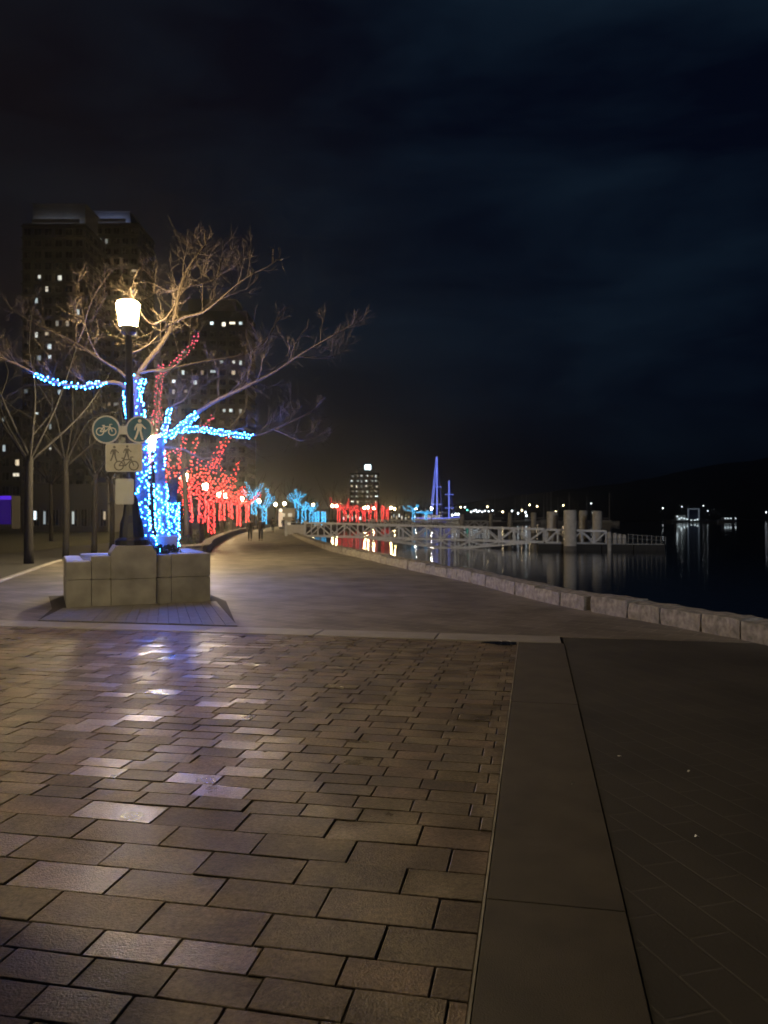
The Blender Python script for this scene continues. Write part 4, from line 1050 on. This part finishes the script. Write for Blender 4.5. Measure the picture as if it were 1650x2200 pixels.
# lit pillar, low buildings under the far trees
ip = thing('lit_pillar', 'cream lit information pillar with a round globe beside the walkers', 'pillar', (at(603, 1112, 118).x, 118, 0))
b = MB(); b.bevbox((0, 0, 1.45), (.62, .34, 2.2), .03); b.build('panel', emis('cream_panel', (1.0, .72, .45), .75), ip)
b = MB(); b.box((0, 0, .17), (.5, .3, .34)); b.build('base', METAL_BLACK, ip)
b = MB(); b.lathe([(.02, 2.57), (.22, 2.66), (.3, 2.86), (.22, 3.06), (.04, 3.16)], sides=10); b.build('globe', emis('cream_globe', (1.0, .85, .65), 1.4), ip)
kioskm = mat('kiosk_render', (.35, .3, .24), .8, .15, 1.0)
ks = thing('waterfront_kiosk', 'small dark kiosk with lit openings behind the lit pillar', 'kiosk', (at(617, 1112, 132).x, 132, 0))
b = MB(); b.box((0, 1.2, 1.6), (2.6, 2.4, 3.2)); b.build('wall', kioskm, ks); b = MB(); b.box((0, 1.1, 3.3), (3.1, 3.1, .2)); b.build('roof', STEEL_DULL, ks)
for x in (-.7, .5): b = MB(); b.box((x, -.03, 2.2), (.7, .05, .6)); b.build('window', WIN_WARM, ks)
b = MB(); b.box((.1, -.03, .55), (1.6, .05, .7)); b.build('counter_light', WIN_WARM, ks)
for k, (px0, px1, d, h, t) in enumerate([(735, 778, 268, 5, 'low waterside building with bright windows under the red trees'), (838, 866, 285, 6, 'low waterside building with warm windows near the orange lamps'), (868, 902, 292, 4.6, 'low waterside building with white windows left of the yacht')]):
    a, c = at(px0, 1112, d), at(px1, 1112, d); root = thing('waterside_building', t, 'building', ((a.x + c.x) / 2, d, 0), 0, 'low buildings on the far promenade'); W = c.x - a.x
    b = MB(); b.box((0, 4, h / 2), (W, 8, h)); b.build('wall', WALLMAT, root); b = MB(); b.box((0, 4, h + .12), (W + .8, 8.8, .25)); b.build('roof', STEEL_DULL, root)
    for i in range(5): b = MB(); b.box((-W / 2 + (i + .5) * W / 5, -.03, h * (.3 + .12 * (i % 2))), (W / 5 * .45, .06, h * .2)); b.build('window', (WIN_BRIGHT, WIN_WARM, WIN_COOL, WIN_WARM, WIN_BRIGHT)[(i + k) % 5], root)

# ------------------------------------------------------------------ boats
def hull_mesh(L, W, H, z0=0):
    b = MB(); st = [(-.5, .62, .9), (-.3, .9, .86), (0, 1, .84), (.25, .8, .9), (.42, .36, 1.0), (.5, .02, 1.08)]; vs = []
    for t, w, hh in st:
        for y, z in ((-w * W / 2, hh * H), (-w * W / 2 * .72, H * .12), (0, -.35 * H), (w * W / 2 * .72, H * .12), (w * W / 2, hh * H)): vs.append((t * L, y, z0 + z))
    fs = [(i * 5 + k, i * 5 + k + 1, i * 5 + k + 6, i * 5 + k + 5) for i in range(len(st) - 1) for k in range(4)]
    fs += [(i * 5 + 4, i * 5, i * 5 + 5, i * 5 + 9) for i in range(len(st) - 1)]; fs.append((0, 1, 2, 3, 4))
    b.add(vs, fs); return b
yp = at(938, 1112, 262)
yacht = thing('sailing_yacht', 'big two masted sailing yacht outlined in blue light beyond the gangways', 'boat', (yp.x, yp.y, WZ), math.radians(-12))
hull_mesh(17, 4.6, 2.6).build('hull', WHITE, yacht)
b = MB(); b.bevbox((-1.5, 0, 2.9), (6.5, 3.0, 1.5), .2); b.build('cabin', WHITE, yacht)
for k in range(4): b = MB(); b.box((-3.6 + k * 1.4, -1.52, 3.0), (.8, .05, .5)); b.build('cabin_window', WIN_COOL, yacht)
def mast(x, top, sp):
    b = MB(); b.tube([(x, 0, 2.2), (x, 0, top)], [.20, .14], 8); mo = b.build('mast', WHITE, yacht)
    b = MB(); b.tube([(x - .05, -.28, 2.4), (x - .02, -.22, top - .1)], .16, 6); b.build('mast_glow', GLOW_BLUE, mo)  # added glowing tube stands for the blue light on the mast
    for z in sp: b = MB(); b.tube([(x, -1.7, z), (x, 1.7, z)], .09, 5); b.build('spreader', WHITE, yacht); b = MB(); b.tube([(x - 1.4, -.5, z), (x + 1.6, -.4, z)], .085, 5); b.build('spreader_glow', GLOW_BLUE, yacht)
    return mo
mast(.2, 23.6, (7.3, 13.2)); mast(4.3, 15.4, (6.0, 10.6))
GLOW_DIM = emis('dim_blue_yacht_glow', (.10, .13, .8), .45)
for x0, z0, x1, z1 in ((-2.1, 3.4, -.1, 23.2), (-1.6, 3.4, .1, 20.5)): b = MB(); b.tube([(x0, -.25, z0), (x1, -.25, z1)], .10, 5); b.build('lit_stay', GLOW_BLUE, yacht)
for x0, z0, x1, z1 in ((2.2, 2.8, .3, 20), (6.2, 2.8, 4.4, 13)): b = MB(); b.tube([(x0, -.2, z0), (x1, -.2, z1)], .05, 4); b.build('stay', GLOW_DIM, yacht)  # these stays carry their blue light as a glow of their own
b = MB(); b.tube([(.4, 0, 4.6), (3.9, 0, 4.4)], .14, 6); b.build('boom', WHITE, yacht)
b = MB(); b.tube([(-8.4, -1.7, 2.7), (-2, -2.5, 2.45), (3, -2.3, 2.55), (8.2, -.2, 3.0)], .13, 5); b.build('deck_light', GLOW_BLUE, yacht)  # added glowing tube for blue light along the deck edge
b = MB(); b.tube([(-8.4, -1.6, 1.4), (-2, -2.3, 1.2), (3, -2.1, 1.25), (8, -.2, 1.8)], .12, 5); b.build('hull_glow', GLOW_DIM, yacht)  # added glowing tube for blue light on the hull side
cp = thing('lit_canopy', 'flat canopy glowing cyan on the quay left of the blue yacht', 'canopy', (at(912, 1112, 244).x, 244, 0))
for x in (-2, 2): b = MB(); b.tube([(x, 0, 0), (x, 0, 3.1)], .1, 6); b.build('post', STEEL, cp)
b = MB(); b.bevbox((0, 1, 3.4), (5.2, 2.6, .5), .05); b.build('roof', emis('cyan_canopy', (.07, .42, .85), 1.0), cp)

def make_sailboat():
    root = thing('sailboat', 'x', 'boat', (0, 0, WZ), 0, 'moored sailboats in the dark marina')
    hull_mesh(9.5, 3.0, 1.3).build('hull', WHITE, root)
    b = MB(); b.bevbox((-.3, 0, 1.45), (3.6, 1.7, .7), .15); b.build('cabin', WHITE, root)
    b = MB(); b.tube([(.6, 0, 1.1), (.6, 0, 13.0)], [.13, .09], 6); b.build('mast', WHITE, root)
    b = MB(); b.tube([(.6, 0, 2.6), (-3.4, 0, 2.5)], .14, 6); b.build('boom', WHITE, root)
    b = MB(); b.tube([(4.6, 0, 1.4), (.65, 0, 12.8)], .03, 4); b.build('stay', STEEL, root)
    return root
sb = make_sailboat()
for k, (px, d, s) in enumerate([(1066, 330, 1.0), (1104, 345, .9), (1118, 320, .95), (1134, 360, 1.1), (1166, 325, .95), (1172, 350, 1.1), (1187, 318, 1.05), (1196, 335, .9), (1219, 330, 1.05), (1226, 352, .95), (1239, 345, .8), (1258, 338, .95), (1272, 362, .8), (1306, 318, 1.0)]):
    o = sb if k == 0 else copy_tree(sb); p = at(px, 1112, d); o.location = (p.x, p.y, WZ); o.scale = (s, s, s); o.rotation_euler = (0, 0, rr.uniform(-.6, .6) + (math.pi if k % 3 == 0 else 0))
    o['label'] = 'moored white sailboat with a bare mast, %s from the left in the dark marina' % ORD[k] if k < 13 else 'moored sailboat apart at the right end of the marina, lit at its bow'
# lights on docks and shore
def make_dock_lamp(m, h):
    root = thing('dock_lamp', 'x', 'dock lamp')
    b = MB(); b.tube([(0, 0, 0), (0, 0, h)], .06, 5); b.build('post', STEEL_DULL, root)
    b = MB(); b.lathe([(.05, h), (.34, h + .25), (.40, h + .5), (.28, h + .8), (.05, h + .9)], sides=7); b.build('globe', m, root)
    return root
dl = {'c': make_dock_lamp(DOCKLIGHT, 2.0), 'w': make_dock_lamp(DOCKWARM, 4.2), 'g': make_dock_lamp(DOCKGREEN, 2.2)}
used = set()
spots = [(972, 1107, 300, 'c'), (979, 1105, 300, 'c'), (985, 1105, 310, 'c'), (990, 1090, 420, 'w'), (999, 1090, 420, 'c'), (1004, 1096, 420, 'g'), (1012, 1100, 420, 'c'), (1018, 1098, 430, 'c'), (1022, 1096, 430, 'c'), (1026, 1100, 430, 'c'), (1030, 1098, 440, 'c'), (1036, 1100, 440, 'c'), (1042, 1098, 440, 'c'), (1047, 1089, 450, 'w'), (1050, 1099, 440, 'c'), (1058, 1097, 450, 'c'), (1080, 1100, 400, 'w'), (1100, 1098, 400, 'c'), (1121, 1097, 400, 'w'), (1113, 1103, 360, 'c'), (1129, 1101, 380, 'c'), (1131, 1108, 360, 'c'), (1138, 1085, 480, 'w'), (1154, 1088, 480, 'w'), (1194, 1100, 380, 'w'), (1210, 1086, 480, 'w'), (1270, 1082, 520, 'c'), (1274, 1102, 400, 'c'), (1424, 1092, 560, 'c'), (1646, 1101, 560, 'c')]
first = {}; cnt = {}; spots.sort()
for k, (px, py, d, c) in enumerate(spots):
    o = dl[c] if c not in first else copy_tree(dl[c]); first[c] = 1
    p = at(px, py, d); o.location = (p.x, p.y, max(WZ + .3, p.z - {'c': 2.4, 'w': 4.6, 'g': 2.6}[c])); o['group'] = 'small lights along the marina docks'
    where = 'close right of the yacht' if px < 988 else ('in the bright cluster near slim piles' if px < 1062 else ('among the moored sailboats' if px < 1300 else ('alone on the dark water before the fuel barge' if px < 1500 else 'at the right edge of the photo')))
    kk = (c, where); cnt[kk] = cnt.get(kk, 0) + 1
    o['label'] = {'c': 'white dock lamp ', 'w': 'tall warm dock lamp ', 'g': 'green dock lamp '}[c] + where + (', %s from left' % ORD[cnt[kk] - 1] if sum(1 for q in spots if q[3] == c) > 1 and px < 1400 else '')
# fuel barge with lit frame
fp = at(1490, 1112, 430)
barge = thing('fuel_barge', 'floating fuel station with a white lit square frame far across the water', 'barge', (fp.x, fp.y, WZ))
b = MB(); b.bevbox((0, 3, .5), (26, 8, 1.2), .2); b.build('pontoon', STEEL_DULL, barge)
fm = emis('lit_frame', (.55, .68, .85), .16); BARGE_LIGHT = emis('barge_light', (.8, .95, 1.0), 1.6, False)
for x0, z0, x1, z1 in ((-3, 1.6, -3, 7.6), (3, 1.6, 3, 7.6), (-3.3, 7.6, 3.3, 7.6)): b = MB(); b.bar((x0, 0, z0), (x1, 0, z1), .5); b.build('frame_bar', fm, barge)
b = MB(); b.box((0, 1.2, 4.5), (5.4, .3, 5.6)); b.build('screen', mat('blue_screen', (.02, .03, .09), .5), barge)
b = MB(); b.bevbox((-6.5, 3, 2.6), (5, 4, 3), .1); b.build('cabin', WHITE, barge)
for i in range(8):
    b = MB(); x = (-9.3, -8.2, -7.0, -5.4, -3.8, -1.5, .5, 2.0)[i]; z = (3.4, 2.0, 2.6, 2.2, 1.9, 1.2, 1.3, 1.7)[i]; b.bevbox((x, -.6, z), (.8, .4, .6), .1); b.build('deck_light', BARGE_LIGHT, barge)
for x, z in ((-6.5, 8.6), (5.5, 9.2), (8, 6.2)):
    b = MB(); b.tube([(x, 0, 1), (x, 0, z)], .08, 5); q = b.build('light_mast', STEEL_DULL, barge); b = MB(); b.bulb((x, -.1, z + .2), .26); b.build('mast_light', DOCKLIGHT, q)
mb_ = thing('motor_boat', 'white lit motor boat right of the fuel barge across the water', 'boat', (at(1563, 1112, 425).x, 425, WZ), .1)
hull_mesh(11, 3.4, 1.5).build('hull', WHITE, mb_)
b = MB(); b.bevbox((-.5, 0, 2.2), (5, 2.4, 1.5), .2); b.build('cabin', WHITE, mb_)
for x in (-2, -.4, 1.2, 4): b = MB(); b.box((x, -1.23, 2.3), (.8, .06, .5)); b.build('window', BARGE_LIGHT, mb_)

# ------------------------------------------------------------------ people
def skin(name, verts, edges, radii, m, parent, sub=1, root=0):
    me = bpy.data.meshes.new(name); me.from_pydata(verts, edges, []); o = bpy.data.objects.new(name, me); COL.objects.link(o)
    md = o.modifiers.new('s', 'SKIN'); md.use_smooth_shade = True
    for i, sv in enumerate(me.skin_vertices[0].data): sv.radius = radii[i] if isinstance(radii[i], tuple) else (radii[i], radii[i]); sv.use_root = (i == root)
    sd = o.modifiers.new('d', 'SUBSURF'); sd.levels = sub; sd.render_levels = sub
    ev = o.evaluated_get(bpy.context.evaluated_depsgraph_get()); m2 = bpy.data.meshes.new_from_object(ev)
    o.modifiers.clear(); o.data = m2; m2.materials.clear(); m2.materials.append(m); o.parent = parent; return o
SKIN_M = mat('skin', (.35, .21, .15), .55, .08, 5.0)
def person(px, d, label, coat, trouser, hair, h=1.74, facing=0.0, stride=.16, seed=0):
    p = at(px, 1112, d); root = thing('person', label, 'person', (p.x, p.y, 0), facing, 'people on the promenade'); k = h / 1.74
    S = lambda vs: [tuple(c * k for c in v) for v in vs]
    s = stride
    # verts: pelvis, chest, neck, head base, head top | arms | legs   (+Y is forward)
    body = [(0, 0, .93), (0, 0, 1.15), (0, .01, 1.42), (0, .02, 1.50), (0, .035, 1.58), (0, .03, 1.68),
            (.19, 0, 1.40), (.24, -.04, 1.12), (.25, .04 + s * .3, .88), (.25, .06 + s * .35, .80), (-.19, 0, 1.40), (-.24, .02, 1.12), (-.25, .08 - s * .3, .88), (-.25, .09 - s * .35, .80),
            (.09, 0, .88), (.10, s * .5 + .03, .50), (.10, s, .10), (.10, s + .15, .04), (-.09, 0, .88), (-.10, -s * .2, .50), (-.10, -s, .12), (-.10, -s + .13, .05)]
    edges = [(0, 1), (1, 2), (2, 3), (3, 4), (4, 5), (2, 6), (6, 7), (7, 8), (8, 9), (2, 10), (10, 11), (11, 12), (12, 13), (0, 14), (14, 15), (15, 16), (16, 17), (0, 18), (18, 19), (19, 20), (20, 21)]
    rad = [(.13, .10), (.14, .10), (.09, .08), .055, .085, .075, .06, .045, .034, .04, .06, .045, .034, .04, .085, .06, .042, .04, .085, .06, .042, .04]
    bo = skin('body', S(body), edges, [tuple(x * k for x in r) if isinstance(r, tuple) else r * k for r in rad], SKIN_M, root)
    hb = MB(); hb.v = [tuple(v.co) for v in bo.data.vertices]; hb.f = [list(q.vertices) for q in bo.data.polygons]; hb.mi = [0] * len(hb.f)
    for sx, hp in ((1, body[9]), (-1, body[13])):       # fingers and thumbs
        hp = Vector(hp) * k
        for j in range(4): hb.tube([hp + Vector((0, (-.028 + .019 * j) * k, -.01)), hp + Vector((-.006 * sx, (-.03 + .02 * j) * k, -.07 * k)), hp + Vector((-.025 * sx, (-.028 + .019 * j) * k, (-.105 + .008 * abs(j - 1)) * k))], [.010 * k, .009 * k, .007 * k], 5)
        hb.tube([hp + Vector((0, .035 * k, .01)), hp + Vector((-.01 * sx, .06 * k, -.03 * k)), hp + Vector((-.012 * sx, .062 * k, -.06 * k))], [.012 * k, .010 * k, .008 * k], 5)
    hb.bulb((0, .115 * k, 1.585 * k), .016 * k)          # nose
    for sx in (-1, 1): hb.bulb((sx * .083 * k, .03 * k, 1.59 * k), .02 * k)
    bo.data = hb.mesh('body', SKIN_M, True)
    cv = [(0, 0, .86), (0, 0, 1.0), (0, 0, 1.2), (0, .01, 1.41), (.20, 0, 1.40), (.245, -.04, 1.12), (.25, .035 + s * .28, .90), (-.20, 0, 1.40), (-.245, .02, 1.12), (-.25, .075 - s * .28, .90)]
    skin('jacket', S(cv), [(0, 1), (1, 2), (2, 3), (3, 4), (4, 5), (5, 6), (3, 7), (7, 8), (8, 9)], [tuple(x * k for x in r) for r in [(.185, .15), (.175, .14), (.185, .14), (.12, .10), (.082, .08), (.068, .068), (.055, .055), (.082, .08), (.068, .068), (.055, .055)]], coat, root)
    tv = [(0, 0, .92), (.095, 0, .84), (.10, s * .5 + .03, .50), (.10, s - .01, .11), (-.095, 0, .84), (-.10, -s * .2, .50), (-.10, -s - .01, .13)]
    skin('trousers', S(tv), [(0, 1), (1, 2), (2, 3), (0, 4), (4, 5), (5, 6)], [tuple(x * k for x in r) for r in [(.15, .12), (.10, .10), (.078, .078), (.062, .062), (.10, .10), (.078, .078), (.062, .062)]], trouser, root)
    for sx, y in ((1, s), (-1, -s)): skin('shoe', S([(sx * .10, y - .05, .045), (sx * .10, y + .05, .045), (sx * .105, y + .17, .035)]), [(0, 1), (1, 2)], [.048 * k, .05 * k, .04 * k], RUBBER, root)
    skin('hair', S([(0, -.01, 1.66), (0, -.045, 1.60), (0, .02, 1.70)]), [(0, 1), (0, 2)], [.085 * k, .075 * k, .06 * k], hair, root)
    return root
COAT = mat('dark_coat', (.018, .018, .022), .8, .2, 9.0); COAT2 = mat('brown_coat', (.030, .022, .018), .8, .2, 9.0); JEANS = mat('dark_trousers', (.014, .015, .02), .8, .2, 9.0); HAIR = mat('dark_hair', (.012, .009, .008), .5, .2, 9.0)
COAT3 = mat('grey_coat', (.08, .08, .085), .8, .2, 9.0)
person(537, 58.5, 'person in a dark coat walking away, left of the pair', COAT, JEANS, HAIR, 1.66, math.radians(8), .15)
person(560, 58.0, 'person in a dark brown jacket walking away, right of the pair', COAT2, JEANS, HAIR, 1.70, math.radians(6), -.17)
person(630, 76, 'person in dark clothes standing by the gangway head at the sea wall', COAT, JEANS, HAIR, 1.75, math.radians(150), .04)
person(586, 92, 'person in dark clothes far off, just left of the lit pillar', COAT2, JEANS, HAIR, 1.72, math.radians(20), .10)
person(609, 104, 'person in dark clothes standing in front of the lit pillar', COAT, JEANS, HAIR, 1.70, math.radians(190), .05)
person(641, 82, 'person in a grey coat beside the gangway gate', COAT3, JEANS, HAIR, 1.62, math.radians(90), .05)

# ------------------------------------------------------------------ puddle and litter on the paving
pud = MB(); rr = random.Random(2); c = Vector(Q(-.20, -.14)).to_3d()
ring = [c + U_ * (math.cos(a) * .30 * rr.uniform(.75, 1.1)) + V_ * (math.sin(a) * .15 * rr.uniform(.75, 1.1)) for a in [2 * math.pi * k / 16 for k in range(16)]]
ring = [p if (p - C0).dot(U_) < -.03 else p - U_ * ((p - C0).dot(U_) + .03) for p in ring]
pud.add([(p.x, p.y, .0075) for p in ring], [tuple(range(16))])
tag(pud.build('puddle', mat('wet_dirt', (.006, .006, .008), .12, .2, 9.0)), 'dark wet patch at the corner of the paver panel', 'puddle')
def scrap(px, py, s, label, name='paper_scrap', m=PAPER, seed=0, group='litter on the paving'):
    r_ = random.Random(seed); d = CH * F / (py - HY); p = at(px, py, d); b = MB(); n = 7
    vs = [Vector((math.cos(2 * math.pi * k / n) * s * r_.uniform(.5, 1), math.sin(2 * math.pi * k / n) * s * .6 * r_.uniform(.5, 1), r_.uniform(.004, .022))) for k in range(n)]
    vs.append(Vector((0, 0, .018))); b.add([v + Vector((p.x, p.y, .012)) for v in vs], [(k, (k + 1) % n, n) for k in range(n)])
    tag(b.build(name, m), label, 'litter' if name != 'fallen_leaf' else 'leaf', group)
scrap(1073, 1381, .06, 'pale paper scrap at the left of the dark wet patch', seed=1); scrap(1093, 1381, .045, 'pale paper scrap lying on the dark wet patch', seed=2); scrap(1099, 1389, .03, 'tiny pale scrap below the others on the wet patch', seed=3)
scrap(1497, 1806, .022, 'white scrap on the dark paving at far right, largest there', seed=4); scrap(1479, 1665, .014, 'tiny white scrap on the dark paving above the largest one', seed=5); scrap(1331, 1632, .018, 'small pale scrap on the dark paving near the concrete strip', seed=6); scrap(1230, 1691, .010, 'tiny speck of paper on the concrete strip', seed=7)
LEAF = mat('dry_leaf', (.20, .13, .06), .8, .3, 20.0)
scrap(1402, 1337, .06, 'pale leaf litter at the foot of the sea wall', 'fallen_leaf', PAPER, 8, None)
scrap(1395, 1341, .05, 'dry brown leaf at the foot of the sea wall beside the pale one', 'fallen_leaf', LEAF, 9, None)

if HAZE > 0:
    hz = MB(); hz.box((600, 900, 120), (3600, 2300, 250))
    hm = bpy.data.materials.new('night_air'); hm.use_nodes = True; hn, hl = hm.node_tree.nodes, hm.node_tree.links
    hn.clear(); ho = hn.new('ShaderNodeOutputMaterial'); hv = hn.new('ShaderNodeVolumePrincipled')
    hv.inputs['Color'].default_value = (.85, .88, .92, 1); hv.inputs['Density'].default_value = HAZE; hv.inputs['Anisotropy'].default_value = 0.91
    hl.new(hv.outputs[0], ho.inputs['Volume'])
    tag(hz.build('haze', hm), kind='stuff')

# assumed unseen spotlight, added behind the viewer to light gangway and piles
fl2 = thing('assumed_floodlight', 'tall assumed flood lamp added on the shore behind the viewer, outside the photo', 'assumed_floodlight', (9.4, -17.5, 0))
b = MB(); b.lathe([(.25, 0), (.25, .15), (.11, .2), (.08, 8.0)], sides=10); b.build('pole', METAL_BLACK, fl2)
aim = (Vector((14.5, 68, .3)) - Vector((9.4, -17.5, 8.1))).normalized(); aq = aim.to_track_quat('-Z', 'Y')
b = MB(); M = aq.to_matrix(); b.box((0, 0, 8.2), (.5, .4, .30), M); b.build('housing', METAL_BLACK, fl2)
ld = bpy.data.lights.new('assumed_flood_lamp', 'SPOT'); ld.energy = 36000; ld.spot_size = math.radians(36); ld.spot_blend = .8; ld.shadow_soft_size = .15; ld.color = (.95, .95, 1.0)
lo_ = bpy.data.objects.new('assumed_flood_lamp', ld); COL.objects.link(lo_); lo_.parent = fl2; lo_.location = Vector((0, 0, 8.2)) + aim * .4; lo_.rotation_euler = aq.to_euler()

bn = thing('shadow_bin', 'unseen bin shape added left of the viewer to shade the near corner', 'bin', (-2.12, 3.25, 0))  # unseen bin, added to throw a shadow on the near left paving
b = MB(); b.lathe([(.27, 0.0), (.31, .06), (.33, .95), (.30, 1.0)], sides=16); b.build('body', METAL_BLACK, bn)
b = MB(); b.lathe([(.34, 1.0), (.30, 1.12), (.12, 1.22)], sides=16); b.build('lid', METAL_BLACK, bn)
